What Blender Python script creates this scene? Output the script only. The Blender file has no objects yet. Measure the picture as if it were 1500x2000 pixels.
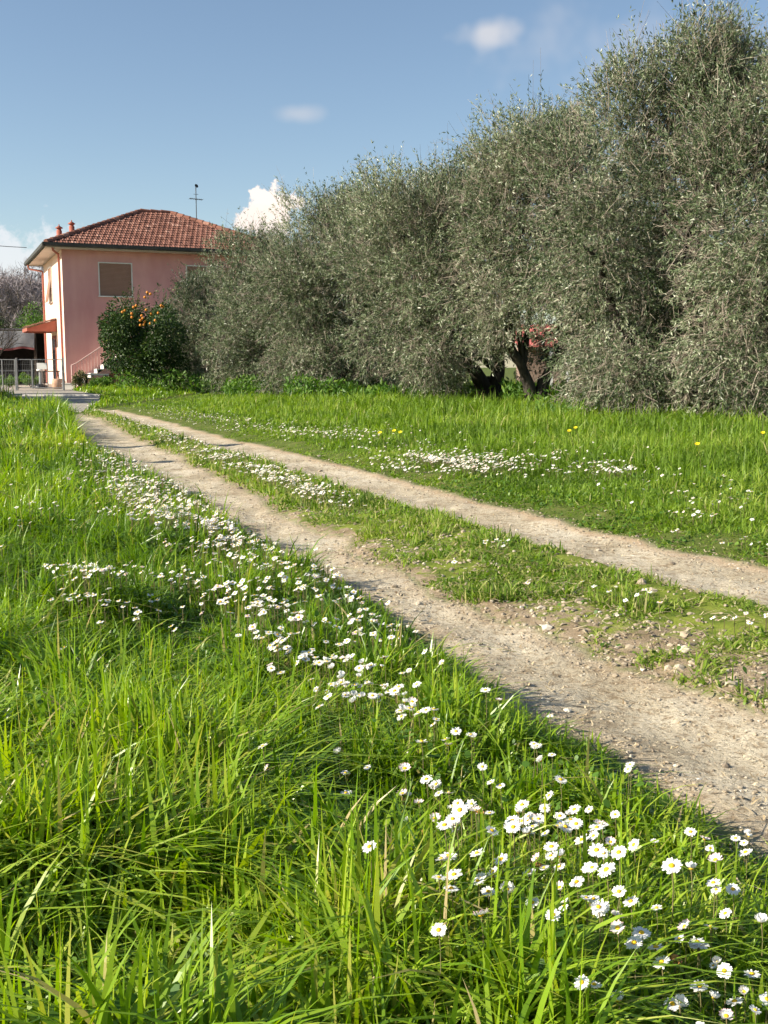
import bpy, math, random
import numpy as np
from mathutils import Vector, Matrix, Euler
R = math.radians
rng = np.random.default_rng(7)
random.seed(7)
sc = bpy.context.scene
COL = sc.collection

# ------------------------------------------------------------------ camera, sky, sun, exposure
CAM_H = 1.0
PITCH = math.atan(285 / 2100)
cd = bpy.data.cameras.new('camera'); cam = bpy.data.objects.new('camera', cd); COL.objects.link(cam)
cd.sensor_fit = 'HORIZONTAL'; cd.sensor_width = 36.0; cd.lens = 36.0 * 2100 / 1500
cd.clip_start = 0.05; cd.clip_end = 3000
cam.location = (0, 0, CAM_H); cam.rotation_euler = (R(90) - PITCH, 0, 0)
sc.camera = cam
sc.view_settings.view_transform = 'Standard'; sc.view_settings.look = 'None'
sc.view_settings.gamma = 1.0; sc.view_settings.use_curve_mapping = False
sc.view_settings.exposure = 1.0
SUN_EL = R(29); SUN_ROT = R(-106)
SUN = Vector((math.sin(SUN_ROT) * math.cos(SUN_EL), math.cos(SUN_ROT) * math.cos(SUN_EL), math.sin(SUN_EL)))
ld = bpy.data.lights.new('sun', 'SUN'); ld.energy = 5.0; ld.angle = R(0.5); ld.color = (1.0, 0.91, 0.76)
sun = bpy.data.objects.new('sun', ld); COL.objects.link(sun)
sun.rotation_euler = SUN.to_track_quat('Z', 'Y').to_euler()
sc.cycles.max_bounces = 4; sc.cycles.diffuse_bounces = 2; sc.cycles.glossy_bounces = 2
sc.cycles.use_adaptive_sampling = True; sc.cycles.adaptive_threshold = 0.03; sc.cycles.transmission_bounces = 2; sc.cycles.transparent_max_bounces = 4
sc.cycles.caustics_reflective = False; sc.cycles.caustics_refractive = False

CP, SP = math.cos(PITCH), math.sin(PITCH)
def ray(u, v):
    a, b = (u - 750) / 2100.0, (v - 1000) / 2100.0
    return np.array([a, CP - b * SP, -SP - b * CP])
def gp(u, v, z=0.0):
    d = ray(u, v); t = (z - CAM_H) / d[2]
    return d[0] * t, d[1] * t
def pix(X, Y, Z=0.0):
    z = Z - CAM_H
    dep = Y * CP - z * SP; up = Y * SP + z * CP
    dep = np.maximum(dep, 0.05)
    return 750 + 2100 * X / dep, 1000 - 2100 * up / dep

# world
w = bpy.data.worlds.new('World'); sc.world = w; w.use_nodes = True
def sky_world():
    nt = w.node_tree; N = nt.nodes; L = nt.links
    bg = N['Background']; bg.inputs['Strength'].default_value = 0.074
    sky = N.new('ShaderNodeTexSky'); sky.sky_type = 'NISHITA'; sky.sun_disc = False
    sky.sun_elevation = SUN_EL; sky.sun_rotation = SUN_ROT
    sky.air_density = 1.0; sky.dust_density = 0.45; sky.ozone_density = 1.1
    tc = N.new('ShaderNodeTexCoord')
    def m(op, a, b=None, c=None):
        n = N.new('ShaderNodeMath'); n.operation = op
        for i, x in enumerate((a, b, c)):
            if x is None: continue
            if isinstance(x, (int, float)): n.inputs[i].default_value = x
            else: L.new(x, n.inputs[i])
        return n.outputs[0]
    def dot(vec):
        n = N.new('ShaderNodeVectorMath'); n.operation = 'DOT_PRODUCT'
        L.new(tc.outputs['Generated'], n.inputs[0]); n.inputs[1].default_value = tuple(vec)
        return n.outputs['Value']
    def noise(scale, det, rough=0.6):
        n = N.new('ShaderNodeTexNoise'); n.inputs['Scale'].default_value = scale
        n.inputs['Detail'].default_value = det; n.inputs['Roughness'].default_value = rough
        L.new(tc.outputs['Generated'], n.inputs['Vector']); return n.outputs['Fac']
    fine = noise(60, 4, 0.65); mid = noise(26, 2, 0.55)
    cur = sky.outputs[0]
    # each cloud: picture direction, half width / half height in radians, softness, noise amount, colour, opacity
    clouds = [(530, 398, .022, .017, .25, 1.3, fine, (8.6, 7.4, 6.6), .97),
              (520, 430, .026, .014, .25, 1.2, fine, (8.0, 6.9, 6.2), .92),
              (950, 62, .025, .012, .8, .9, mid, (6.4, 6.0, 5.8), .58),
              (583, 222, .018, .007, .9, .6, mid, (5.8, 5.5, 5.5), .36),
              (1260, 100, .10, .03, 1.0, 1.4, mid, (4.9, 5.0, 5.4), .26),
              (25, 535, .10, .036, .6, 1.5, fine, (6.4, 6.4, 6.6), .70)]
    for (u, v, hw, hh, soft, na, nz, colr, op) in clouds:
        d = ray(u, v); d = Vector(d).normalized()
        rt = Vector((d.y, -d.x, 0)).normalized(); up = rt.cross(d)
        a = m('DIVIDE', m('SUBTRACT', dot(rt), 0.0), hw)
        b = m('DIVIDE', dot(up), hh)
        front = m('GREATER_THAN', dot(d), 0.0)
        r = m('SQRT', m('ADD', m('MULTIPLY', a, a), m('MULTIPLY', b, b)))
        r = m('ADD', r, m('MULTIPLY', m('SUBTRACT', nz, 0.5), na * 2.2))
        mr = N.new('ShaderNodeMapRange'); mr.interpolation_type = 'SMOOTHSTEP'
        mr.inputs['From Min'].default_value = 1.0 + soft * .5; mr.inputs['From Max'].default_value = 1.0 - soft
        L.new(r, mr.inputs['Value'])
        f = m('MULTIPLY', m('MULTIPLY', mr.outputs[0], front), op)
        mx = N.new('ShaderNodeMix'); mx.data_type = 'RGBA'
        L.new(f, mx.inputs[0]); L.new(cur, mx.inputs[6]); mx.inputs[7].default_value = colr + (1,); cur = mx.outputs[2]
    L.new(cur, bg.inputs['Color'])
sky_world()

# ------------------------------------------------------------------ helpers
def hash2(ix, iy, s=0):
    h = np.sin(ix * 127.1 + iy * 311.7 + s * 74.7) * 43758.5453
    return h - np.floor(h)
def vnoise(x, y, s=0):
    ix, iy = np.floor(x), np.floor(y); fx, fy = x - ix, y - iy
    fx = fx * fx * (3 - 2 * fx); fy = fy * fy * (3 - 2 * fy)
    a = hash2(ix, iy, s); b = hash2(ix + 1, iy, s); c = hash2(ix, iy + 1, s); d = hash2(ix + 1, iy + 1, s)
    return (a + (b - a) * fx) * (1 - fy) + (c + (d - c) * fx) * fy
def fbm(x, y, o=4, s=0):
    t = 0; a = .5; n = 0
    for i in range(o):
        t = t + a * vnoise(x, y, s + i); n += a; a *= .5; x = x * 2.03 + 5.1; y = y * 2.03 + 9.7
    return t / n
def sst(a, b, x):
    t = np.clip((x - a) / (b - a), 0, 1); return t * t * (3 - 2 * t)

class MB:
    def __init__(s): s.V = []; s.F = []; s.n = 0; s.A = []
    def add(s, V, F, mi=0, rnd=0.5, smooth=False):
        V = np.asarray(V, float).reshape(-1, 3); s.V.append(V)
        if isinstance(F, list) and len({len(f) for f in F}) > 1:
            for k in sorted({len(f) for f in F}): s.F.append((np.array([f for f in F if len(f) == k]) + s.n, mi, smooth))
        else: s.F.append((np.asarray(F, int) + s.n, mi, smooth))
        s.n += len(V)
        s.A.append(np.broadcast_to(np.asarray(rnd, float), (len(V),)))
    def build(s, name, mats, parent=None, link=True):
        me = bpy.data.meshes.new(name)
        V = np.concatenate(s.V); me.vertices.add(len(V)); me.vertices.foreach_set('co', V.ravel())
        lv = np.concatenate([f.ravel() for f, _, _ in s.F])
        cnt = np.concatenate([np.full(len(f), f.shape[1]) for f, _, _ in s.F])
        mi = np.concatenate([np.full(len(f), m) for f, m, _ in s.F])
        sm = np.concatenate([np.full(len(f), k) for f, _, k in s.F])
        st = np.concatenate([[0], np.cumsum(cnt)[:-1]])
        me.loops.add(len(lv)); me.loops.foreach_set('vertex_index', lv)
        me.polygons.add(len(cnt)); me.polygons.foreach_set('loop_start', st); 
        me.polygons.foreach_set('material_index', mi); me.polygons.foreach_set('use_smooth', sm.astype(bool))
        at = me.attributes.new('rnd', 'FLOAT', 'POINT'); at.data.foreach_set('value', np.concatenate(s.A))
        for m in (mats if isinstance(mats, (list, tuple)) else [mats]): me.materials.append(m)
        me.update(calc_edges=True); me.validate()
        o = bpy.data.objects.new(name, me)
        if link: COL.objects.link(o)
        if parent: o.parent = parent
        return o
    def box(s, lo, hi, mi=0, rnd=.5):
        x0, y0, z0 = lo; x1, y1, z1 = hi
        V = [(x0,y0,z0),(x1,y0,z0),(x1,y1,z0),(x0,y1,z0),(x0,y0,z1),(x1,y0,z1),(x1,y1,z1),(x0,y1,z1)]
        s.add(V, [(0,3,2,1),(4,5,6,7),(0,1,5,4),(1,2,6,5),(2,3,7,6),(3,0,4,7)], mi, rnd)
    def tube(s, P, rad, n=6, mi=0, rnd=.5, cap=True):
        P = np.asarray(P, float); k = len(P); rad = np.broadcast_to(np.asarray(rad, float), (k,))
        T = np.gradient(P, axis=0); T /= np.linalg.norm(T, axis=1)[:, None] + 1e-9
        ref = np.array([0, 0, 1.0]) if abs(T[0][2]) < .9 else np.array([1.0, 0, 0])
        V = []
        for i in range(k):
            a = np.cross(T[i], ref); a /= np.linalg.norm(a) + 1e-9; b = np.cross(T[i], a); ref = np.cross(a, T[i])
            th = np.arange(n) * 2 * math.pi / n
            V.append(P[i] + rad[i] * (np.cos(th)[:, None] * a + np.sin(th)[:, None] * b))
        V = np.concatenate(V); F = []
        for i in range(k - 1):
            for j in range(n):
                F.append((i*n+j, i*n+(j+1)%n, (i+1)*n+(j+1)%n, (i+1)*n+j))
        s.add(V, F, mi, rnd, True)
        if cap:
            for i in (0, k - 1):
                c = P[i]; s.add(np.vstack([V[i*n:(i+1)*n], c]), [(j, (j+1) % n, n) for j in range(n)], mi, rnd)
    def blob(s, c, r, mi=0, rnd=.5, rings=6, seg=10, jit=0.0, sq=(1,1,1)):
        V = []
        for i in range(rings + 1):
            ph = math.pi * i / rings
            for j in range(seg):
                th = 2 * math.pi * j / seg
                q = r * (1 + random.uniform(-jit, jit) * (0 < i < rings))
                V.append((c[0] + q*sq[0]*math.sin(ph)*math.cos(th), c[1] + q*sq[1]*math.sin(ph)*math.sin(th), c[2] + q*sq[2]*math.cos(ph)))
        F = [(i*seg+j, (i+1)*seg+j, (i+1)*seg+(j+1)%seg, i*seg+(j+1)%seg) for i in range(rings) for j in range(seg)]
        s.add(V, F, mi, rnd, True)
    def lathe(s, prof, c=(0,0,0), n=14, mi=0, rnd=.5):
        V = [(c[0]+r*math.cos(2*math.pi*j/n), c[1]+r*math.sin(2*math.pi*j/n), c[2]+z) for r, z in prof for j in range(n)]
        F = [(i*n+j, i*n+(j+1)%n, (i+1)*n+(j+1)%n, (i+1)*n+j) for i in range(len(prof)-1) for j in range(n)]
        s.add(V, F, mi, rnd, True)

def tag(o, label=None, cat=None, group=None, kind=None):
    if label: o['label'] = label
    if cat: o['category'] = cat
    if group: o['group'] = group
    if kind: o['kind'] = kind
    return o
def empty(name, loc=(0,0,0), rz=0):
    o = bpy.data.objects.new(name, None); COL.objects.link(o); o.location = loc; o.rotation_euler = (0,0,rz); o.empty_display_size = .2
    return o
def copy_tree(o, parent=None):
    c = o.copy(); COL.objects.link(c)
    if parent: c.parent = parent
    for ch in list(o.children): copy_tree(ch, c)
    return c

# ------------------------------------------------------------------ materials
def mat(name, base, rough=.8, c2=None, c3=None, scale=8, detail=4, attr=None, bump=0, bscale=40, spec=.3, metal=0, trans=0, dist=.01, stops=None, stretch=None):
    m = bpy.data.materials.new(name); m.use_nodes = True
    nt = m.node_tree; N = nt.nodes; L = nt.links; p = N['Principled BSDF']
    p.inputs['Roughness'].default_value = rough; p.inputs['Metallic'].default_value = metal
    p.inputs['Specular IOR Level'].default_value = spec
    tc = N.new('ShaderNodeTexCoord'); vec = tc.outputs['Object']
    if stretch:
        mp = N.new('ShaderNodeMapping'); mp.inputs['Scale'].default_value = stretch; L.new(vec, mp.inputs[0]); vec = mp.outputs[0]
    colr = None
    if attr or c2 or stops:
        ramp = N.new('ShaderNodeValToRGB')
        if attr:
            a = N.new('ShaderNodeAttribute'); a.attribute_name = 'rnd'; L.new(a.outputs['Fac'], ramp.inputs[0])
        else:
            n = N.new('ShaderNodeTexNoise'); n.inputs['Scale'].default_value = scale; n.inputs['Detail'].default_value = detail
            L.new(vec, n.inputs['Vector']); L.new(n.outputs['Fac'], ramp.inputs[0])
        if not stops:
            stops = [(0.3 if not attr else 0, base), (.7 if not attr else 1, c2)] if not c3 else [(.25, base), (.5, c2), (.75, c3)]
        el = ramp.color_ramp.elements
        while len(el) < len(stops): el.new(.5)
        for e, (ps, cc) in zip(el, stops): e.position = ps; e.color = tuple(cc) + (1,)
        colr = ramp.outputs[0]; L.new(colr, p.inputs['Base Color'])
    else: p.inputs['Base Color'].default_value = tuple(base) + (1,)
    if bump:
        n2 = N.new('ShaderNodeTexNoise'); n2.inputs['Scale'].default_value = bscale; n2.inputs['Detail'].default_value = 5
        L.new(vec, n2.inputs['Vector'])
        b = N.new('ShaderNodeBump'); b.inputs['Strength'].default_value = bump; b.inputs['Distance'].default_value = dist
        L.new(n2.outputs['Fac'], b.inputs['Height']); L.new(b.outputs[0], p.inputs['Normal'])
    if trans:
        t = N.new('ShaderNodeBsdfTranslucent'); mx = N.new('ShaderNodeMixShader'); mx.inputs[0].default_value = trans
        if colr:
            g = N.new('ShaderNodeHueSaturation'); g.inputs['Value'].default_value = 1.5; g.inputs['Saturation'].default_value = 1.1; L.new(colr, g.inputs['Color']); L.new(g.outputs[0], t.inputs[0])
        else: t.inputs[0].default_value = tuple(base) + (1,)
        L.new(p.outputs[0], mx.inputs[1]); L.new(t.outputs[0], mx.inputs[2]); L.new(mx.outputs[0], N['Material Output'].inputs[0])
    return m

M = {}
M['grass'] = mat('grass_blades', None, .36, attr=1, trans=.36, spec=.5, stops=[(0,(.06,.115,.008)),(.35,(.145,.265,.012)),(.65,(.275,.40,.026)),(.86,(.36,.42,.05)),(.93,(.36,.34,.08)),(1,(.48,.38,.20))])
M['grass_far'] = mat('meadow_blades', None, .5, attr=1, trans=.40, spec=.3, stops=[(0,(.08,.14,.014)),(.35,(.145,.245,.024)),(.65,(.225,.33,.036)),(.88,(.33,.40,.075)),(1,(.42,.38,.17))])
M['olive_leaf'] = mat('olive_leaves', None, .40, attr=1, trans=.22, spec=.5, stops=[(0,(.032,.055,.02)),(.4,(.12,.165,.075)),(.68,(.25,.295,.17)),(.9,(.48,.50,.36)),(1,(.55,.56,.42))])
M['twig'] = mat('olive_twigs', None, .85, attr=1, stops=[(0,(.10,.08,.06)),(.5,(.24,.20,.16)),(1,(.46,.40,.32))])
M['bark'] = mat('olive_bark', (.02,.017,.013), .95, (.075,.063,.05), scale=9, bump=1, bscale=14, dist=.05, stretch=(1,1,.35))
M['bark_pale'] = mat('pale_bark', (.12,.10,.08), .95, (.26,.22,.17), scale=9, bump=.8, bscale=14, dist=.03)
M['citrus_leaf'] = mat('citrus_leaves', None, .5, attr=1, trans=.12, spec=.3, stops=[(0,(.012,.028,.007)),(.6,(.04,.085,.016)),(.88,(.10,.16,.025)),(1,(.20,.25,.04))])
M['orange'] = mat('orange_peel', (.70,.20,.02), .5, (.60,.25,.03), scale=5)
M['weed'] = mat('weed_leaves', None, .5, attr=1, trans=.3, stops=[(0,(.04,.10,.012)),(.6,(.10,.20,.03)),(1,(.2,.3,.05))])
M['petal'] = mat('daisy_petals', None, .6, attr=1, trans=.25, stops=[(0,(.86,.86,.84)),(.8,(.82,.80,.78)),(1,(.80,.55,.58))])
M['disc'] = mat('daisy_centre', (.85,.55,.02), .7, (.70,.38,.01), scale=400)
M['stem'] = mat('daisy_stems', (.13,.16,.05), .6, (.24,.17,.09), scale=30)
M['yellow'] = mat('buttercup_petals', (.85,.68,.02), .4, trans=.2)
M['dry'] = mat('dry_straw', None, .8, attr=1, stops=[(0,(.16,.11,.06)),(.6,(.42,.32,.18)),(1,(.62,.52,.34))])
M['stone'] = mat('track_stones', None, .85, attr=1, stops=[(0,(.15,.12,.09)),(.5,(.34,.28,.20)),(.85,(.46,.40,.31)),(1,(.62,.58,.50))], bump=.4, bscale=60, dist=.004)

def ground_mat(name, road):
    m = bpy.data.materials.new(name); m.use_nodes = True
    nt = m.node_tree; N = nt.nodes; L = nt.links; p = N['Principled BSDF']; p.inputs['Roughness'].default_value = .93; p.inputs['Specular IOR Level'].default_value = .15
    tc = N.new('ShaderNodeTexCoord'); V = tc.outputs['Object']
    def noise(s, d=5, r=.6):
        n = N.new('ShaderNodeTexNoise'); n.inputs['Scale'].default_value = s; n.inputs['Detail'].default_value = d; n.inputs['Roughness'].default_value = r; L.new(V, n.inputs['Vector']); return n.outputs['Fac']
    def ramp(f, st):
        r = N.new('ShaderNodeValToRGB'); el = r.color_ramp.elements
        while len(el) < len(st): el.new(.5)
        for e, (ps, c) in zip(el, st): e.position = ps; e.color = tuple(c) + (1,)
        L.new(f, r.inputs[0]); return r.outputs[0]
    def mix(f, a, b, mode='MIX'):
        x = N.new('ShaderNodeMix'); x.data_type = 'RGBA'; x.blend_type = mode
        for i, q in ((0, f), (6, a), (7, b)):
            if isinstance(q, float): x.inputs[i].default_value = q
            else: L.new(q, x.inputs[i])
        return x.outputs[2]
    def attr(n_):
        a = N.new('ShaderNodeAttribute'); a.attribute_name = n_; return a.outputs['Fac']
    dirt = ramp(noise(2.2, 6), [(.3, (.36,.30,.205)), (.5, (.50,.435,.32)), (.72, (.62,.56,.44))])
    speck = ramp(noise(95, 3, .8), [(.34, (.42,.38,.32)), (.47, (1,1,1)), (.6, (1,1,1)), (.7, (1.5,1.45,1.4))])
    dirt = mix(1.0, dirt, speck, 'MULTIPLY')
    speck2 = ramp(noise(24, 4, .7), [(.36, (.62,.56,.5)), (.5, (1,1,1))])
    dirt = mix(1.0, dirt, speck2, 'MULTIPLY')
    red = ramp(noise(3.1, 4), [(.35, (.42,.28,.17)), (.65, (.52,.40,.26))])
    dirt = mix(attr('edge'), dirt, red)
    soil = ramp(noise(5, 6), [(.3, (.06,.085,.016)), (.55, (.10,.13,.025)), (.75, (.16,.15,.05))])
    moss = ramp(noise(7, 6), [(.35, (.08,.12,.015)), (.6, (.20,.24,.035))])
    hard = ramp(noise(11, 5), [(.3, (.20,.15,.09)), (.7, (.36,.28,.19))])
    nf = noise(16, 5, .65)
    mr = N.new('ShaderNodeMath'); mr.operation = 'ADD'; L.new(attr('strip'), mr.inputs[0])
    mm = N.new('ShaderNodeMath'); mm.operation = 'MULTIPLY_ADD'; L.new(nf, mm.inputs[0]); mm.inputs[1].default_value = 1.4; mm.inputs[2].default_value = -.7; L.new(mm.outputs[0], mr.inputs[1])
    stripcol = mix(ramp(mr.outputs[0], [(.34, (0,0,0)), (.56, (1,1,1))]), hard, moss)
    off = mix(attr('hump'), soil, stripcol)
    cc = mix(attr('rut'), off, dirt)
    L.new(cc, p.inputs['Base Color'])
    b = N.new('ShaderNodeBump'); b.inputs['Strength'].default_value = .8; b.inputs['Distance'].default_value = .012
    L.new(noise(48, 6, .7), b.inputs['Height']); L.new(b.outputs[0], p.inputs['Normal'])
    return m
M['ground'] = ground_mat('meadow_soil', False)
M['track'] = M['ground']

# ------------------------------------------------------------------ layout of the track (measured edges, on the ground)
def curve(pts):
    w_ = sorted([(gp(u, v)[1], gp(u, v)[0]) for u, v in pts]); Y = np.array([a for a, _ in w_]); X = np.array([b for _, b in w_])
    s0 = (X[1]-X[0])/(Y[1]-Y[0])
    Y = np.concatenate([[Y[0]-6], Y]); X = np.concatenate([[X[0]-6*s0], X])
    return Y, X
cL0 = curve([(128,812),(150,835),(180,870),(290,930),(400,988),(520,1062),(640,1138),(800,1228),(960,1335),(1150,1465),(1350,1600),(1500,1690)])
cL1 = curve([(150,806),(200,822),(300,872),(440,940),(560,1000),(700,1080),(850,1150),(1020,1205),(1250,1290),(1500,1385)])
cR0 = curve([(180,802),(230,815),(430,882),(620,942),(840,1012),(1080,1082),(1280,1142),(1500,1205)])
cR1 = curve([(212,797),(290,815),(450,858),(560,882),(760,932),(920,975),(1100,1025),(1300,1070),(1500,1108)])
YEND = gp(150, 803)[1]                                     # where the gravel meets the paved drive
YD0, YD1 = YEND - 0.6, gp(100, 757)[1] + 12
def edges(X, Y):
    e = []
    for k, c in enumerate((cL0, cL1, cR0, cR1)):
        e.append(np.interp(Y, c[0], c[1]))
    n1 = (fbm(X*2.6, Y*2.6, 4, 3) - .5) * .20; n2 = (fbm(X*2.6, Y*2.6, 4, 13) - .5) * .20
    n3 = (fbm(X*1.3+7, Y*1.3, 4, 23) - .5) * .55
    a, b = np.minimum(1, np.maximum(0, (9 - Y) / 4)), 1
    return e[0] + n1, e[1] + n2 + n3 * (.25 + .75*a), e[2] + n1, e[3] + n2
def cosang(X, Y): return .93
def dists(X, Y):
    """rut mask distances: dr >0 inside a rut, metres; side -1 left, 0 strip, 1 right"""
    a, b, c, d = edges(X, Y)
    in1 = np.minimum(X - a, b - X); in2 = np.minimum(X - c, d - X)
    dr = np.maximum(in1, in2) * .93
    side = np.where(X < a, -1, np.where(X > d, 1, np.where((X > b) & (X < c), 0, 2)))
    return dr, side, (a - X) * .93, (X - d) * .93
def drive(X, Y):
    """paved drive in front of the house (distance inside)"""
    xl = np.interp(Y, [YD0, 27.5, 33, 40, 60], [-8.2, -8.6, -11.6, -16.5, -30.0])
    xr = np.interp(Y, [YD0, 30, 34, 38, 44, 46.5, 60], [-6.6, -7.9, -8.9, -9.9, -12.6, -13.4, -13.4])
    return np.minimum(np.minimum(X - xl, xr - X), np.minimum(Y - YD0, 64 - Y))
def gz(X, Y, fine=True):
    X = np.asarray(X, float); Y = np.asarray(Y, float)
    dr, side, dl, dR = dists(X, Y)
    z = -0.0 - .018 * sst(-.02, .35, dr)
    hump = sst(0, .35, -dr)
    ea, eb, ec, ed = edges(X, Y); tq = (X - eb) / np.maximum(ec - eb, .1)
    z = z + np.where(side == 0, (.02 + .045 * sst(.05, .8, tq)) * sst(0, .14, (X - eb)) * sst(0, .16, ec - X), 0)
    z = z + np.where(side == -1, .085 * sst(0, .35, dl) + .06 * sst(.4, 3, dl), 0)
    z = z + np.where(side == 1, .055 * sst(0, .5, dR) + .02 * sst(1, 6, dR), 0)
    fade = 1 - sst(23, 28, Y)
    z = z * (fade + (1-fade) * .6)
    z = z + (fbm(X*.9, Y*.9, 3, 31) - .5) * .05 * sst(0, .6, -dr)
    if fine: z = z + (fbm(X*9, Y*9, 4, 41) - .5) * .026 + (fbm(X*2.5, Y*2.5, 2, 43) - .5) * .022
    dv = drive(X, Y)
    z = z * (1 - sst(-.6, .1, dv)) - .012 * sst(-.3, .2, dv)
    return z

# ------------------------------------------------------------------ ground, track and drive: one fan-shaped sheet split by what covers it
def build_ground():
    ny, nx = 760, 620
    Y = (np.exp(np.linspace(0, math.log(900), ny)) - 1) * 1.0 - 2.0
    Y = -2.2 + (np.exp(np.linspace(0, math.log(300), ny)) - 1) * 2.3
    t = np.linspace(-1, 1, nx); t = .62 * t + .55 * t**5
    YY, TT = np.meshgrid(Y, t, indexing='ij'); XX = TT * (YY + 5.0)
    Z = gz(XX, YY)
    dr, side, dl, dR = dists(XX, YY)
    dv = drive(XX, YY)
    on = (YY < YEND + .8)
    rut = sst(-.05, .05, dr) * on
    V = np.stack([XX, YY, Z], -1).reshape(-1, 3)
    i, j = np.meshgrid(np.arange(ny-1), np.arange(nx-1), indexing='ij')
    q = np.stack([i*nx+j, i*nx+j+1, (i+1)*nx+j+1, (i+1)*nx+j], -1).reshape(-1, 4)
    def fm(a): return a.ravel()[q].mean(1)
    fdrive = fm(dv) > 0; ftrack = (~fdrive) & (fm(dr * on - (~on) * 9) > -.02)
    pv = ~(fdrive | ftrack)
    edge = rut * (1 - sst(.0, .16, dr)) * np.where(XX > np.interp(YY, cR0[0], cR0[1]), 1.0, .45)
    ea, eb, ec, ed = edges(XX, YY); tq = (XX - eb) / np.maximum(ec - eb, .1)
    strip = np.where(side == 0, np.clip(sst(.02, .25, -dr) * sst(3.0, 7.0, YY) * .8 + .26 + .45*sst(.3, .65, tq) + .5*(fbm(XX*2, YY*2, 3, 77)-.5) , 0, 1), 1)
    hump = ((side == 0) * 1.0) * on
    hump = np.maximum(hump, sst(.12, 0, dl) * (side == -1) * .6)
    out = []
    for nm, sel, mt in (('ground', pv, M['ground']), ('gravel_track', ftrack, M['track']), ('paved_drive', fdrive, M['paving'])):
        qq = q[sel]; used = np.unique(qq); remap = np.full(len(V), -1); remap[used] = np.arange(len(used))
        mb = MB(); mb.add(V[used], remap[qq], 0, .5, True)
        o = mb.build(nm, mt)
        for an, arr in (('rut', rut), ('edge', edge), ('strip', strip), ('hump', hump)):
            at = o.data.attributes.new(an, 'FLOAT', 'POINT'); at.data.foreach_set('value', arr.ravel()[used].astype(float))
        tag(o, kind='structure'); out.append(o)
M['paving'] = mat('worn_paving', (.24,.22,.19), .9, (.38,.34,.29), scale=1.2, bump=.3, bscale=30)
build_ground()

# ------------------------------------------------------------------ daisies: where they grow
# (picture x, picture y, spread along x, spread along y, slope, count)
DZ = [(250,905,45,28,.5,330),(300,975,70,28,.35,420),(400,1020,60,26,.5,170),(480,1065,70,35,.45,110),(620,1110,60,32,.5,60),(700,1200,60,40,.5,40),
      (210,855,22,22,.8,90),(180,1128,45,16,0,44),(330,1135,60,14,0,34),(480,1155,45,16,.1,34),(530,1215,50,26,.2,40),(610,1265,60,26,.2,30),(700,1290,70,40,.3,24),
      (690,1345,50,24,0,14),(780,1370,40,26,.2,14),(640,1420,50,30,0,5),(870,1440,60,30,.2,12),
      (960,1560,80,34,.1,20),(1050,1600,100,40,.1,28),(940,1610,50,30,0,14),(880,1530,40,30,0,8),(1000,1470,60,30,.2,10),(1080,1640,80,40,.1,18),(930,1735,30,24,0,7),(1200,1690,70,40,.2,16),
      (1120,1730,40,40,0,6),(1180,1800,60,40,0,6),(1380,1760,60,50,0,7),(1440,1650,50,12,0,8),(1150,1540,50,40,0,5),
      (1370,1880,70,60,0,16),(1420,1960,60,40,0,10),(1190,1900,60,50,0,5),(1300,1830,60,40,0,5),(860,1660,60,30,0,4),(830,1840,60,50,0,2),
      (160,800,24,9,.35,60),(290,838,60,13,.36,120),(360,860,50,11,.36,70),(440,895,50,14,.33,130),(530,925,55,14,.36,160),(590,945,40,12,.36,70),(660,970,50,12,.36,20),
      (370,810,70,9,.1,90),(560,838,90,8,.02,70),(660,845,70,8,.02,120),(430,822,60,10,.1,60),
      (850,905,75,14,.02,240),(900,893,70,11,.02,150),(960,905,60,12,.02,60),(820,880,90,12,.02,40),(1180,915,36,7,0,70),(1070,900,70,20,.1,36),(1300,940,120,30,.1,30),
      (1350,1000,28,9,-.1,12),(1250,1020,120,25,.1,10),(1450,1055,60,22,0,10),(1440,970,60,20,0,8),(60,1010,60,40,0,10),(110,890,60,20,0,16),(90,1130,60,20,0,8),(30,1015,40,10,0,6),
      (970,1060,12,4,.1,6),(1230,1160,36,12,.2,9),(1455,1208,30,8,0,6),(980,1120,60,16,.3,3),(260,1180,120,40,0,10),(700,1480,80,30,0,3),(520,1400,120,60,0,3)]
dpx = []
for (u, v, su, sv, sl, n) in DZ:
    n = int(n * (1.5 if v < 1000 else 1.25 if v < 1400 else .65 if v < 1600 else .95) + .5); su, sv = (su*1.25, sv*1.25) if v > 1400 else (su, sv)
    a = rng.normal(0, 1, (n, 2)); uu = u + a[:,0]*su; dpx.append(np.stack([uu, v + a[:,1]*sv*.8 + (uu-u)*sl], 1))
dpx = np.concatenate(dpx)
dX = []; dPX = []
for u, v in dpx:
    if v < 790 or v > 2040 or u < -40 or u > 1560: continue
    x, y = gp(u, v, .10); dX.append((x, y)); dPX.append((u, v))
dX = np.array(dX); dPX = np.array(dPX)
def place_daisies():
    """heads were measured in the photograph: find the ground point whose flower head shows there"""
    global dX
    X, Y = dX[:,0].copy(), dX[:,1].copy()
    for _ in range(4):
        H, *_r = grass_height(X, Y); z = gz(X, Y, False) + np.clip(H*1.0, .035, .17) + .029
        a, b = (dPX[:,0]-750)/2100, (dPX[:,1]-1000)/2100; dz = -SP - b*CP; t = (z - CAM_H)/dz
        X, Y = a*t, (CP - b*SP)*t
    dr_, sd_, _, _ = dists(X, Y); k = (dr_ < -.03) & (drive(X, Y) < 0) & (Y > 1.2); X, Y = X[k], Y[k]
    dX = np.stack([X, Y], 1); dX = dX[np.argsort(np.hypot(X, Y))]
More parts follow.
